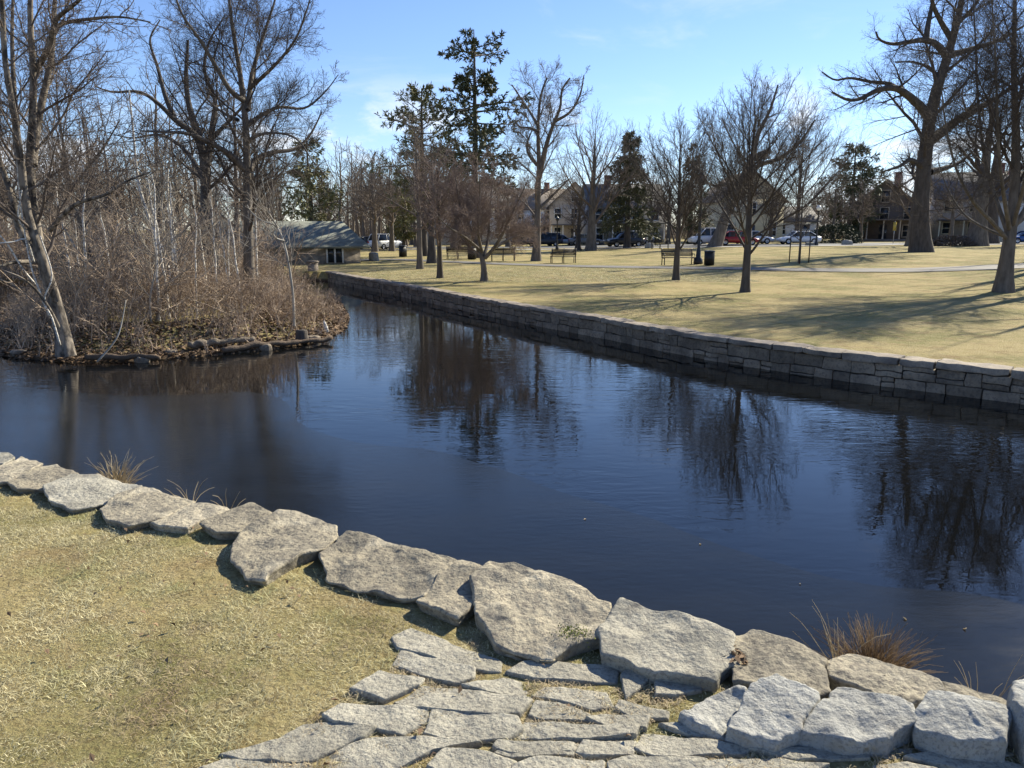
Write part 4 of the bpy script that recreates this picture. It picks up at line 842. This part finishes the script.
Rd = np.repeat(np.linspace(.06, .03, 5)[None], n, 0); mb.add(*tubes(Pt, Rd, 3)); P2, R2 = grow(rng, Pt, Rd, 6, .1, 1, 40, .5, .4, 4, .2, .02, .7, .025); mb.add(*tubes(P2, R2, 3))
tag(mb.build('distant_woods', M['woods']), 'hazy band of bare trees beyond the road and the houses', 'woods', kind='stuff')

# evergreens ----------------------------------------------------
def needles(rng, Pn, per, length, width, droop=0.0):
    """sprays of small blades along polylines"""
    Nn, K, _ = Pn.shape; idx = np.repeat(np.arange(Nn), per); t = rng.uniform(.12, 1, len(idx)); f = t*(K-1)*.9999; k = f.astype(int); fr = (f-k)[:, None]
    p = Pn[idx, k]*(1-fr)+Pn[idx, k+1]*fr; T = norm(Pn[idx, k+1]-Pn[idx, k]); d = norm(T+rng.randn(len(idx), 3)*.55+np.array([0, 0, -droop])); s = norm(np.cross(d, rng.randn(len(idx), 3)))
    L = length*rng.uniform(.6, 1.3, (len(idx), 1)); W = width*rng.uniform(.7, 1.3, (len(idx), 1))
    V = np.stack([p-s*W*.4, p+d*L*.5-s*W, p+d*L, p+d*L*.5+s*W], 1).reshape(-1, 3); return V, np.arange(len(idx)*4).reshape(-1, 4)
def evergreen(base, H, r, label, seed, width=.28, t0=.12, n1=70, nmat='needle', up=.0, droop=.1, shape='cone', group=None, lean=(0, 0), per=26, nl=.34, nw=.05, gap=0.0, name='spruce_tree', n2=9):
    rng = np.random.RandomState(seed); root = empty(name, base, label, 'tree', group)
    p, rr = trunk_poly((0, 0, 0), H, r, lean, .006, rng=rng, flare=1.3); m = MB(); m.add(*tubes(p[None], rr[None], 8))
    t = np.sort(rng.uniform(t0, .985, n1)); w_ = {'cone': 1-t*.92, 'oval': np.sin(np.clip((t-t0)/(1-t0), 0, 1)**.75*math.pi)**.6+.1, 'flag': np.clip(1.02-.55*t+.3*np.sin(t*31), .25, 1.2)}[shape]
    L = H*width*np.maximum(w_, .1)*rng.uniform(.55, 1.2, n1); az = np.arange(n1)*2.4+rng.randn(n1)*.5
    f = t*15*.9999; k = f.astype(int); p0 = p[k]+(p[k+1]-p[k])*(f-k)[:, None]; el = up+.25*(t-.4)+.12*rng.randn(n1)
    d = norm(np.c_[np.cos(az)*np.cos(el), np.sin(az)*np.cos(el), np.sin(el)]); Pn = np.empty((n1, 7, 3)); Pn[:, 0] = p0; q = p0.copy()
    for s in range(1, 7): d = norm(d+.07*rng.randn(n1, 3)+np.array([0, 0, -droop*.35+.16*droop*s*.5])); q = q+d*(L/6)[:, None]; Pn[:, s] = q
    Rn = np.linspace(1, .25, 7)[None]*(L*.016+.008)[:, None]; m.add(*tubes(Pn, Rn, 4)); m.build('trunk', M['bark_dark'], root, smooth=True)
    P2, R2 = grow(rng, Pn, Rn, n2, .2, 1., 48, .34, .5, 4, .1, -.03, .5, .006); cr = MB(); cr.add(*needles(rng, P2, per, nl, nw, droop*.6)); cr.add(*needles(rng, Pn, per, nl, nw, droop*.6)); cr.build('crown', M[nmat], root)
    return root
g = G(476, 258); g[2] -= .1; evergreen(g, (256-44)*g[1]/F, .33, 'tallest dark spruce with ragged open branches', 51, width=.27, t0=.34, n1=56, shape='flag', up=.10, droop=.10, nl=.38, nw=.05, per=22, n2=9)
g = G(424, 256); evergreen(g, (256-100)*g[1]/F, .3, 'bushy olive green pine left of the tallest spruce', 52, width=.25, t0=.18, n1=60, shape='oval', nmat='needle_olive', up=.25, droop=.05, nl=.4, nw=.045, per=16, n2=8, name='pine_tree')
g = G(627, 248); evergreen(g, (248-138)*g[1]/F, .35, 'conical dark spruce standing alone by the road', 53, width=.40, t0=.2, n1=80, nl=.55, nw=.05, per=14, n2=8, droop=.2)
g = G(690, 243); evergreen(g, (243-150)*g[1]/F, .35, 'dark evergreen behind the lamp post and the smaller upswept tree', 54, width=.26, t0=.15, n1=50, nl=.6, nw=.06, per=10, n2=6, droop=.2)
g = G(848, 241); evergreen(g, (243-150)*g[1]/F, .35, 'broad dark yew like evergreen before the brown shingled house', 55, width=.3, t0=.1, n1=70, shape='oval', nl=.6, nw=.06, per=14)
evergreen((-16.3, 64, ZP), 9.3, .26, 'olive cedar rising behind the boathouse roof', 56, width=.24, t0=.12, n1=60, nmat='needle_olive', shape='oval', nl=.5, nw=.05, per=9, n2=6, name='cedar_tree')
g = G(404, 250); evergreen(g, 6.6, .2, 'low olive conifer right of the parked white car', 58, width=.26, t0=.22, n1=50, nmat='needle_olive', shape='oval', nl=.5, nw=.05, per=9, n2=6, name='pine_tree')
def shrub(base, size, label, seed, mat='hedge_leaf', n=5000, cat='hedge', name='hedge', nl=.16):
    rng = np.random.RandomState(seed); u = norm(rng.randn(n, 3)); u[:, 2] = np.abs(u[:, 2]); rr = rng.uniform(.75, 1.0, (n, 1))*(1+.25*fbm(u*2.2+seed, 3))[:, None]; p = u*rr*np.array(size)
    d = norm(u+rng.randn(n, 3)*.7); s = norm(np.cross(d, rng.randn(n, 3))); L = nl*rng.uniform(.6, 1.4, (n, 1)); V = np.stack([p, p+d*L*.5-s*L*.35, p+d*L, p+d*L*.5+s*L*.35], 1).reshape(-1, 3)
    o = obj(name, V, np.arange(n*4).reshape(-1, 4), M[mat]); o.location = tuple(base); return tag(o, label, cat)
shrub(G(834, 243.5), (3.2, 1.4, 2.4), 'dark rounded hedge before the brown shingled house porch', 71)
shrub(G(952, 246), (2.4, 1.2, 1.0), 'low twiggy shrub right of the huge oak', 72, mat='twig', cat='shrub', name='shrub')
shrub(G(640, 243), (2.6, 1.2, 1.4), 'dark hedge behind the parked silver car', 73)
shrub(G(606, 243.5), (4.0, 1.4, 2.0), 'dark hedge along the front of the grey house', 74)
shrub(G(696, 244), (1.0, .8, 1.0), 'small clipped bush left of the white pickup', 75, cat='shrub', name='shrub')

# ---------------------------------------------------------------- buildings
def house(base, w_, dp, h, rh, rz, wall, roof, label, cols=3, rows=2, ridge='x', chimney=None, porch=False, door=True, win=(1.0, 1.5), trim='p_trim', name='house', over=.45, hip=0.0, gable_win=False, cat='house'):
    root = empty(name, base, label, cat, None, rz)
    m = MB(); x0, x1, y0, y1 = -w_/2, w_/2, 0, dp; m.box((x0, y0, -.5), (x1, y1, h))
    if ridge == 'y': m.add([(x0, y0, h), (x1, y0, h), (0, y0, h+rh-.12), (x0, y1, h), (x1, y1, h), (0, y1, h+rh-.12)], None, [(0, 1, 2), (4, 3, 5)])
    elif not hip: m.add([(x0, y0, h), (x0, y1, h), (x0, dp/2, h+rh-.12), (x1, y0, h), (x1, y1, h), (x1, dp/2, h+rh-.12)], None, [(1, 0, 2), (3, 4, 5)])
    m.build('wall', M[wall], root)
    e, th = over, .16; m = MB(); k = rh/(dp/2 if ridge == 'x' else w_/2); zz = h-k*e+.02
    if ridge == 'x':
        hx = hip*w_/2; A = [(x0-e, y0-e, zz), (x1+e, y0-e, zz), (x1+e-hx, dp/2, h+rh), (x0-e+hx, dp/2, h+rh), (x0-e, y1+e, zz), (x1+e, y1+e, zz)]
    else: A = [(x0-e, y0-e, zz), (x0-e, y1+e, zz), (0, y1+e, h+rh), (0, y0-e, h+rh), (x1+e, y0-e, zz), (x1+e, y1+e, zz)]
    A = np.array(A); Bt = A-np.array([0, 0, th])
    Q = [(0, 1, 2, 3), (5, 4, 3, 2), (7, 6, 9, 8), (10, 11, 8, 9), (0, 6, 7, 1), (4, 5, 11, 10)]; T = [(0, 3, 9, 6), (3, 4, 10, 9), (1, 7, 8, 2), (2, 8, 11, 5)]
    m.add(np.vstack([A, Bt]), Q+T)
    if hip: m.add(A, None, [(4, 0, 3), (1, 5, 2)])
    rf = m.build('roof', M[roof], root)
    if chimney is not None:
        m = MB(); cx, cw = chimney; m.box((cx-cw/2, dp*.5-.4, h), (cx+cw/2, dp*.5+.4, h+rh+1.0)); m.box((cx-cw/2-.07, dp*.5-.47, h+rh+1.0), (cx+cw/2+.07, dp*.5+.47, h+rh+1.15)); m.build('chimney', M['brick'], rf)
    def window(cx, cz, ww, wh, yy=0.0):
        m = MB(); t = .12
        m.box((cx-ww/2-t, yy-.07, cz-wh/2-t), (cx-ww/2, yy-.003, cz+wh/2+t)); m.box((cx+ww/2, yy-.07, cz-wh/2-t), (cx+ww/2+t, yy-.003, cz+wh/2+t))
        m.box((cx-ww/2, yy-.07, cz+wh/2), (cx+ww/2, yy-.003, cz+wh/2+t)); m.box((cx-ww/2, yy-.07, cz-wh/2-t), (cx+ww/2, yy-.003, cz-wh/2)); m.box((cx-ww/2, yy-.05, cz-.035), (cx+ww/2, yy-.003, cz+.035))
        f = m.build('window', M[trim], root); m = MB(); m.box((cx-ww/2+.002, yy-.03, cz-wh/2+.002), (cx+ww/2-.002, yy-.004, cz+wh/2-.002)); m.build('pane', M['glass'], f)
    for r_ in range(rows):
        for c_ in range(cols):
            cx = x0+w_*(c_+.5)/cols; cz = h*(r_+.55)/rows
            if door and r_ == 0 and c_ == cols//2: continue
            window(cx, cz, *win)
    if gable_win: window(0, h+rh*.35, *win)
    if door:
        cx = x0+w_*(cols//2+.5)/cols; m = MB(); m.box((cx-.5, -.06, .1), (cx+.5, -.004, 2.2)); dr = m.build('door', M['p_dark'], root); m = MB(); m.box((cx+.3, -.10, 1.05), (cx+.38, -.062, 1.2)); m.build('handle', M['rim'], dr)
    if porch:
        m = MB(); m.box((x0+.2, -2.3, 2.75), (x1-.2, -.05, 2.95)); m.box((x0+.2, -2.2, -.4), (x1-.2, -.05, .22)); m.build('porch', M[roof], root)
        for k in range(5):
            m = MB(); cx = x0+.4+(w_-.8)*k/4; m.lathe([(.12, .22), (.12, .4), (.09, .45), (.09, 2.6), (.12, 2.65), (.12, 2.75)], (cx, -2.05, 0), 10); m.build('column', M[trim], root)
    return root
bz = lambda px, py: G(px, py)
house((-15.6, 51.5, -.62), 11.0, 5.0, 1.5, 1.35, R(16), 's_stone', 'roof_green', 'low stone boathouse with a green shingled hipped roof at the end of the wall', cols=5, rows=0, chimney=None, hip=.28, over=.6, win=(.6, .7), door=False, name='boathouse', cat='boathouse')
bh = [o for o in bpy.data.objects if o.name == 'boathouse'][0]
m = MB(); m.box((4.1, 3.4, 1.3), (4.8, 4.0, 2.7)); m.build('chimney', M['brick'], bh)
m = MB()
for cx in (3.55, 4.05): m.box((cx-.22, -.06, .12), (cx+.22, -.006, 1.3))
dr = m.build('glass_door', M['glass'], bh); m = MB()
for cx in (3.28, 3.8, 4.32): m.box((cx-.055, -.10, .05), (cx+.055, -.004, 1.38))
m.box((3.335, -.098, 1.302), (4.265, -.005, 1.38)); m.build('frame', M['p_trim'], dr)
house((4.2, 148, -.5), 13, 9, 6.2, 3.6, R(6), 's_white', 'roof_brown', 'white two storey house with brown roof behind the tallest thin tree', cols=5, rows=2, ridge='x', chimney=(3, .9), porch=True)
house((10.0, 126, -.5), 8, 9, 6.0, 3.6, R(-4), 's_tan', 'roof_grey', 'tan gabled house next to the white two storey house', cols=3, rows=2, ridge='y', gable_win=True, porch=True)
house((15.5, 106, -.4), 10, 8, 5.2, 3.0, R(4), 's_grey', 'roof_grey', 'grey house with white corner column behind the lone spruce', cols=4, rows=2, porch=True, chimney=(-2, .8))
house((32.0, 105, 0), 9, 8, 5.6, 3.6, R(8), 's_cream', 'roof_brown', 'bright cream gabled house behind the leaning tree', cols=3, rows=2, ridge='y', gable_win=True)
house((38.5, 108, 0), 7, 6, 3.0, 1.8, R(5), 's_white', 'roof_grey', 'low white garage behind the parked white sedan', cols=2, rows=1, door=False, name='garage', win=(1.6, 1.3), cat='garage')
house((52.0, 110, .1), 9, 9, 4.8, 3.6, R(-24), 's_brown', 'roof_brown', 'dark brown shingled house with steep gable and porch left of the oak', trim='s_tan', cols=3, rows=2, ridge='y', chimney=(1.5, .9), porch=True, gable_win=True)
house((67.5, 112, .1), 13, 9, 6.2, 3.6, R(-20), 's_tan', 'roof_grey', 'big tan house behind the thick trunks at right', trim='s_cream', cols=4, rows=2, porch=True, chimney=(2, .9))
house((-6.5, 116, -.5), 12, 9, 5.6, 3.2, R(3), 's_white', 'roof_grey', 'pale house glimpsed behind the crabapple', cols=4, rows=2, chimney=(-3, .8))
house((70, 104, .2), 10, 9, 5.6, 3.2, R(-20), 's_white', 'roof_grey', 'white house past the thick trunks at the far right', cols=3, rows=2, chimney=(-3, .8))

# ---------------------------------------------------------------- cars
def loft(secs, n=14):
    V = []
    for x, zl, zh, hw, rr in secs:                      # rounded rectangle section
        a = np.linspace(0, 2*math.pi, n, endpoint=False)+math.pi/n; cx, sx = np.cos(a), np.sin(a); e = .45
        V.append(np.c_[np.full(n, x), hw*np.sign(cx)*np.abs(cx)**e, (zl+zh)/2+(zh-zl)/2*np.sign(sx)*np.abs(sx)**e])
    K = len(V); V = np.vstack(V); Q = [(i*n+j, i*n+(j+1) % n, (i+1)*n+(j+1) % n, (i+1)*n+j) for i in range(K-1) for j in range(n)]
    T = [(0, j+1, j) for j in range(1, n-1)]+[((K-1)*n, (K-1)*n+j, (K-1)*n+j+1) for j in range(1, n-1)]; return V, Q, T
def car(base, rz, color, label, kind='sedan', group='cars parked along the road'):
    root = empty('parked_car', base, label, 'pickup truck' if kind == 'pickup' else 'car', group, rz)
    hb = {'sedan': .92, 'suv': 1.05, 'pickup': 1.08}[kind]; ht = {'sedan': 1.43, 'suv': 1.72, 'pickup': 1.82}[kind]
    m = MB(); m.add(*loft([(-2.3, .42, hb-.22, .70, 0), (-2.22, .30, hb-.05, .84, 0), (-1.7, .24, hb, .90, 0), (-.5, .22, hb+.02, .91, 0), (1.0, .22, hb-.02, .91, 0), (1.75, .24, hb-.14, .88, 0), (2.2, .30, hb-.26, .78, 0), (2.32, .42, hb-.36, .62, 0)]))
    x = {'sedan': (-1.85, -1.05, .45, 1.15), 'suv': (-2.15, -1.85, .35, 1.05), 'pickup': (-.55, -.35, .75, 1.35)}[kind]
    m.add(*loft([(x[1]-.05, ht-.07, ht, .60, 0), (x[1]+.25, ht-.075, ht+.02, .66, 0), (x[2]-.2, ht-.075, ht+.015, .66, 0), (x[2]+.05, ht-.07, ht-.01, .60, 0)]))
    for sx in (-1, 1):
        for (xa, za), (xb, zb) in (((x[0], hb-.03), (x[1], ht-.05)), ((x[3], hb-.05), (x[2], ht-.05)), (((x[1]+x[2])/2, hb-.03), ((x[1]+x[2])/2, ht-.05))): m.tube([(xa, sx*.80, za), (xb, sx*.655, zb)], .045, 6)
    if kind == 'pickup': 
        for sx in (-1, 1): m.box((-2.2, sx*.86-.06, hb-.1), (-.6, sx*.86+.06, hb+.12))
    m.build('body', M['p_'+color], root, smooth=True)
    g_ = MB(); V = [(x[0]+.04, -.80, hb-.04), (x[3]-.04, -.80, hb-.04), (x[3]-.04, .80, hb-.04), (x[0]+.04, .80, hb-.04), (x[1]+.02, -.655, ht-.06), (x[2]-.02, -.655, ht-.06), (x[2]-.02, .655, ht-.06), (x[1]+.02, .655, ht-.06)]
    g_.add(V, [(4, 5, 6, 7), (0, 1, 5, 4), (1, 2, 6, 5), (2, 3, 7, 6), (3, 0, 4, 7)]); g_.build('window', M['glass'], root)
    for wx in (-1.4, 1.4):
        for sy in (-1, 1):
            wh = bpy.data.objects.new('wheel', None); col.objects.link(wh); wh.parent = root; wh.location = (wx, sy*.82, .33); wh.rotation_euler = (R(90), 0, 0)
            t = MB(); t.lathe([(.20, -.11), (.31, -.11), (.335, -.07), (.335, .07), (.31, .11), (.20, .11), (.20, -.11)], (0, 0, 0), 20); t.build('tyre', M['tyre'], wh, smooth=True)
            t = MB(); t.lathe([(.001, .075), (.06, .08), (.10, .05), (.17, .07), (.205, .10), (.205, -.10), (.17, -.07), (.10, -.05), (.001, -.075)], (0, 0, 0), 16); t.build('rim', M['rim'], wh)
    for sy in (-1, 1):
        t = MB(); t.box((2.12, sy*.55-.15, hb-.42), (2.30, sy*.55+.15, hb-.28)); t.build('headlight', M['lens'], root); t = MB(); t.box((-2.31, sy*.62-.12, hb-.34), (-2.18, sy*.62+.12, hb-.14)); t.build('taillight', M['tail'], root)
    return root
def pc(px, py, rz, c, lb, kind='sedan'): return car(G(px, py)+np.array([0, 0, .04]), rz, c, lb, kind)
pc(372, 249.5, R(20), 'dark', 'dark car parked just right of the boathouse'); pc(387, 249.5, R(55), 'white', 'white car seen between trees right of the boathouse', 'suv')
pc(521, 246.5, R(178), 'dark', 'dark sedan nearest the crabapple on the road'); pc(545, 246.5, R(180), 'dark', 'dark suv just right of the tallest thin tree trunk', 'suv'); pc(560, 246, R(3), 'silver', 'silver sedan by the slim far lamp post')
pc(624, 247, R(200), 'dark', 'dark suv parked behind the lone spruce trunk', 'suv'); pc(634, 245.5, R(190), 'silver', 'silver suv parked just past the dark suv by the spruce', 'suv')
pc(710, 245.5, R(182), 'white', 'white pickup parked left of the leaning trunk', 'pickup'); pc(736, 245.5, R(2), 'red', 'red sedan parked right of the leaning trunk'); pc(752, 244.2, R(0), 'white', 'white car behind the red sedan')
pc(798, 244.6, R(181), 'white', 'white sedan parked in front of the garage'); pc(1026, 244, R(175), 'blue', 'blue car at the far right edge of the road')
pc(586, 245.5, R(1), 'grey', 'grey sedan behind the grey many limbed tree')

# ---------------------------------------------------------------- benches, bins, lamps, stones
def bench(px, py, rz, label, L=1.75):
    g = G(px, py); root = empty('park_bench', g, label, 'bench', 'black park benches beside the path', rz)
    m = MB()
    for k in range(6): y = -.22+k*.085; m.box((-L/2, y-.034, .43), (L/2, y+.034, .465))
    m.build('seat', M['bench'], root); m = MB()
    for k in range(6): z = .52+k*.075; y = .235+k*.018; m.box((-L/2, y-.014, z), (L/2, y+.014, z+.06))
    m.build('backrest', M['bench'], root)
    for sx in (-1, 0, 1):
        x = sx*(L/2-.06); m = MB(); m.tube([(x, -.24, 0), (x, -.22, .43)], .03, 6); m.tube([(x, .26, 0), (x, .22, .43), (x, .26, .6), (x, .345, 1.0)], .03, 6); m.tube([(x, -.22, .415), (x, .22, .415)], .025, 6)
        m.build('frame', M['black'], root)
        if sx: m = MB(); m.tube([(x, -.24, .43), (x, -.24, .62), (x, -.15, .66), (x, .28, .66)], .026, 6); m.build('armrest', M['black'], root)
    return root
bench(678, 265, R(8), 'park bench beside the lamp post, behind the smaller upswept tree', 2.0); bench(563, 263, R(-172), 'park bench alone at the path right of the tallest thin tree'); bench(503, 261, R(185), 'park bench right of the crabapple'); bench(458, 259, R(175), 'park bench left of the crabapple trunk'); bench(660, 249, R(0), 'dark far bench near the road')
def trash(px, py, label, s=1.0):
    g = G(px, py); root = empty('trash_can', g, label, 'trash can', 'black park trash cans'); m = MB()
    m.lathe([(.26, .05), (.30, .05), (.33, .92), (.29, .92)], (0, 0, 0), 20); n0 = 0
    for k in range(24):
        a = k*2*math.pi/24; m.box((.30, -.03, .04), (.345, .03, .93), a, (0, 0))
    m.build('slatted_body', M['black'], root); m = MB(); m.lathe([(.36, .90), (.37, .97), (.33, 1.0), (.16, 1.02), (.14, .96)], (0, 0, 0), 20); m.build('lid', M['black'], root, smooth=True); m = MB(); m.lathe([(.001, .02), (.26, .02), (.26, .80), (.001, .80)], (0, 0, 0), 16); m.build('liner', M['p_dark'], root)
    root.scale = (s, s, s); return root
trash(709, 265.5, 'black slatted trash can beside the lamp post', .86); trash(472, 259.5, 'black trash can behind the crabapple', .95); trash(403, 257, 'black trash can far left near the stone marker', .95)
def lamp(px, py, top, label, shade='globe'):
    g = G(px, py); H = (py-top)*g[1]/F; root = empty('street_lamp', g, label, 'street lamp', 'park lamp posts'); k = H/4.
    m = MB(); m.lathe([(.20*k, 0), (.22*k, .05), (.20*k, .30), (.12*k, .42), (.10*k, .8), (.075*k, .9), (.06*k, 3.35*k), (.09*k, 3.40*k), (.09*k, 3.46*k), (.05*k, 3.5*k), (.001, 3.5*k)], (0, 0, 0), 14); m.build('post', M['black'], root, smooth=True)
    m = MB(); m.lathe([(.10*k, 3.5*k), (.15*k, 3.53*k), (.22*k, 3.66*k), (.235*k, 3.78*k), (.20*k, 3.9*k), (.12*k, 3.97*k), (.001, 3.99*k)], (0, 0, 0), 16); m.build('lamp_shade', M['globe' if shade == 'globe' else 'p_dark'], root, smooth=True)
    m = MB(); m.lathe([(.10*k, 3.96*k), (.05*k, 4.03*k), (.02*k, 4.12*k), (.001, 4.14*k)], (0, 0, 0), 10); m.build('finial', M['black'], root)
    return root
lamp(698, 264, 178, 'tall black lamp post beside the path and trash can', 'dark'); lamp(816, 246, 207, 'lamp post with a round white globe near the road'); lamp(557, 250, 218, 'slim far lamp post before the white two storey house', 'dark')
def boulder(px, py, wpx, hpx, mat, label, seed, name='boulder'):
    g = G(px, py); s = g[1]/F; w_ = wpx*s/2; h_ = hpx*s; rr = np.random.RandomState(seed); an = np.linspace(0, 6.28, 9)[:-1]
    V, Q, T = stone_mesh(np.c_[np.cos(an)*w_, np.sin(an)*w_*.8]*rr.uniform(.85, 1.12, (8, 1)), h_, -.2, rr, rough=.12*h_, edge_r=.45*min(h_, w_), M_=48, Rn=14, Sn=8, under=-.1, fr=1.5)
    o = obj(name, V, [Q, T], M[mat], smooth=True); o.location = g; return tag(o, label, 'stone')
boulder(374, 261, 9, 9, 'granite_light', 'upright pale stone marker between the boathouse and the path', 81, 'stone_marker'); boulder(847, 245, 10, 5, 'granite_light', 'pale boulder at the road edge before the dark hedge', 82); boulder(810, 246, 9, 3.5, 'granite_grey', 'flat grey boulder at the foot of the white globe lamp', 83); boulder(650, 248, 9, 5, 'granite_light', 'square pale stone block near the road', 84, 'stone_block')
g = G(893, 243.5); sg = empty('road_sign', g, 'yellow road sign on a post in front of the brown house', 'sign'); m = MB(); m.tube([(0, 0, -.2), (0, 0, 2.6)], .04, 8); m.build('post', M['rim'], sg); m = MB(); m.box((-.2, -.05, 1.5), (.2, -.042, 2.5)); m.build('panel', M['yellow'], sg)
# low stone pier at the boathouse end of the wall
m = MB(); p = AT(313, 268, 44); m.box(p+np.array((-.24, -.24, -1.2)), p+np.array((.24, .24, .30))); m.box(p+np.array((-.29, -.29, .302)), p+np.array((.29, .29, .40)))
tag(m.build('stone_pier', M['wall_cap']), 'squat pale stone pier where the wall ends by the boathouse', 'pier')

# ---------------------------------------------------------------- grass, tufts, leaves near the camera
rng = np.random.RandomState(91)
pav = [np.array([P(x, y, .04)[:2] for x, y in px]) for px, _ in pavers]+[np.array([P(x, y, t*.62)[:2] for x, y in px]) for px, t, _ in blocks]+[np.array([P(x, y, t*.34+.014)[:2] for x, y, in px]) for px, t, _, _ in caps]
def blades(n, region, hmin, hmax, lie, width, name, mat, label, maskfn=None, zf=near_z, clump=7.):
    c = rng.uniform(region[0], region[1], (n, 2)); k = np.ones(n, bool)
    if maskfn is not None: k = maskfn(c)
    c = c[k]; n = len(c); h = (rng.uniform(hmin, hmax, n)*np.clip(.85+1.1*fbm(np.c_[c*clump, c[:, :1]*0], 3), .3, 1.9))[:, None]; a = rng.rand(n)*6.28; ln = np.abs(rng.randn(n)*.5+lie)[:, None]
    d = norm(np.c_[np.cos(a), np.sin(a), np.zeros(n)]*ln+np.array([0, 0, 1.])); d2 = norm(d+np.c_[np.cos(a), np.sin(a), -np.ones(n)*.8]*.6+.3*rng.randn(n, 3)); s = np.c_[-np.sin(a), np.cos(a), np.zeros(n)]*width*rng.uniform(.6, 1.4, (n, 1))
    p = np.c_[c, zf(c[:, 0], c[:, 1])-.004]; q = p+d*h*.55; e = q+d2*h*.45
    V = np.stack([p-s, p+s, q+s*.8, q-s*.8, e], 1).reshape(-1, 3); i = np.arange(n)*5
    return tag(obj(name, V, [np.stack([i, i+1, i+2, i+3], 1), np.stack([i+3, i+2, i+4], 1)], M[mat]), label, 'grass', kind='stuff')
def on_lawn(c):
    d, s, _ = seg_dist(c, near_edge); k = (-s*d) > -.02
    for p in pav: k &= ~inside(c, p.mean(0)+(p-p.mean(0))*.9)
    pc_ = np.stack([c[:, 0], c[:, 1]], 1); vis = c[:, 1] > 1.7+.0*c[:, 0]
    thin = fbm(np.c_[c*1.2, c[:, :1]*0+5], 3); k &= (rng.rand(len(c)) < .8+thin*1.3) & vis & (np.abs(c[:, 0]) < .76*c[:, 1]+.4)
    return k
blades(700000, ((-5, 1.8), (2.6, 6.2)), .014, .046, 1.7, .0010, 'dry_grass', 'blade', 'matted dry grass of the near lawn and between the pavers', on_lawn)
def seam(c):
    k = np.zeros(len(c), bool)
    for p in pav[:len(pavers)+len(blocks)]:
        d, s, _ = seg_dist(c, p, True); k |= (d < .026) & (fbm(np.c_[c*4, c[:, :1]*0+2], 2) > -.05)
    return k
blades(125000, ((-1.5, 1.8), (2.4, 3.8)), .015, .034, 1.5, .0012, 'seam_grass', 'straw', 'straw coloured grass tufts growing over the paver seams', seam, zf=lambda x, y: near_z(x, y)+.008)
def fringe(c):
    d, s, _ = seg_dist(c, wall_line); q = s*d; return (-q > .34) & (rng.rand(len(c)) < np.where(-q < .5, 1, .42*np.clip(1.5-c[:, 1]/34, .06, 1))) & (np.abs(c[:, 0]) < .72*c[:, 1])
blades(1500000, ((-8, 34), (11, 48)), .03, .075, 1.5, .005, 'lawn_fringe', 'blade', 'dry grass along the edge of the park lawn behind the wall', fringe, zf=lambda x, y: park_z(x, y))
def tuft(c, n, h, spread, mat, label, seed, w_=.003, lean=(0, 0)):
    rg = np.random.RandomState(seed); b_ = np.c_[rg.randn(n, 2)*spread*.3, np.zeros(n)]; d = norm(np.c_[b_[:, :2]/spread*1.1+rg.randn(n, 2)*.22+np.array(lean), np.ones(n)]); hh = h*rg.uniform(.45, 1.1, n); Pt = np.empty((n, 6, 3)); Pt[:, 0] = b_; p = b_.copy()
    for s in range(1, 6): d = norm(d+.10*rg.randn(n, 3)+np.c_[d[:, :2]*.12, -np.full(n, .022)*s]); p = p+d*(hh/5)[:, None]; Pt[:, s] = p
    V, Q = tubes(Pt, np.repeat(np.linspace(w_, w_*.35, 6)[None], n, 0), 3); o = obj('grass_tuft', V, Q, M[mat]); o.location = tuple(c); return tag(o, label, 'grass tuft', 'grass tufts on the pond edge')
q = P(92, 480, .0)+np.array([.05, .22, -.12]); tuft(q, 90, .27, .13, 'straw', 'pale straw coloured grass tuft beyond the far capstones', 1, lean=(.1, 0))
q = P(180, 500, 0)+np.array([0, .16, -.10]); tuft(q, 10, .24, .04, 'straw', 'thin upright sprig of dry grass, farther of the two small sprigs', 2)
q = P(218, 507, 0)+np.array([0, .16, -.12]); tuft(q, 9, .24, .04, 'straw', 'thin sprig of dry grass by the small sloping capstone', 3)
q = P(884, 662, 0)+np.array([.03, .13, -.16]); tuft(q, 480, .25, .11, 'seed', 'brown bushy seed grass clump hanging over the water', 4, w_=.002); 
q = P(852, 655, 0)+np.array([0, .10, -.16]); tuft(q, 22, .32, .08, 'straw', 'few tall pale stalks beside the brown seed grass clump', 5, w_=.0022, lean=(-.1, 0))
q = P(995, 695, 0)+np.array([.02, .12, -.15]); tuft(q, 12, .26, .08, 'straw', 'sparse dry stalks by the tall end block', 6, w_=.002, lean=(-.3, 0))
q = P(735, 662, .02); c = q[:2]+rng.randn(110, 2)*np.array([.022, .04]); V, Q = leaves(c, np.full(110, .0)+rng.rand(110)*.05, rng, .018)
tag(obj('dead_leaves', V, Q, M['litter']), 'clump of brown dead leaves wedged between two capstones', 'dead leaves', kind='stuff')
c = rng.uniform((-2.5, 2), (2.2, 4.6), (260, 2)); c = c[on_lawn(c)]; V, Q = leaves(c, near_z(c[:, 0], c[:, 1])+.015, rng, .014); tag(obj('leaf_bits', V, Q, M['litter']), 'scattered bits of dead leaf on the near lawn', 'leaf bits', kind='stuff')
# bits of leaf floating on the ice
c = np.array([P(x, y, ZW)[:2] for x, y in [(800, 585), (905, 620), (585, 520), (700, 545), (965, 630), (668, 450)]]); V, Q = leaves(c, np.full(len(c), ZW-.008), rng, .02)
tag(obj('floating_leaves', V, Q, M['straw']), 'few pale leaves lying on the thin ice', 'leaves', kind='stuff')
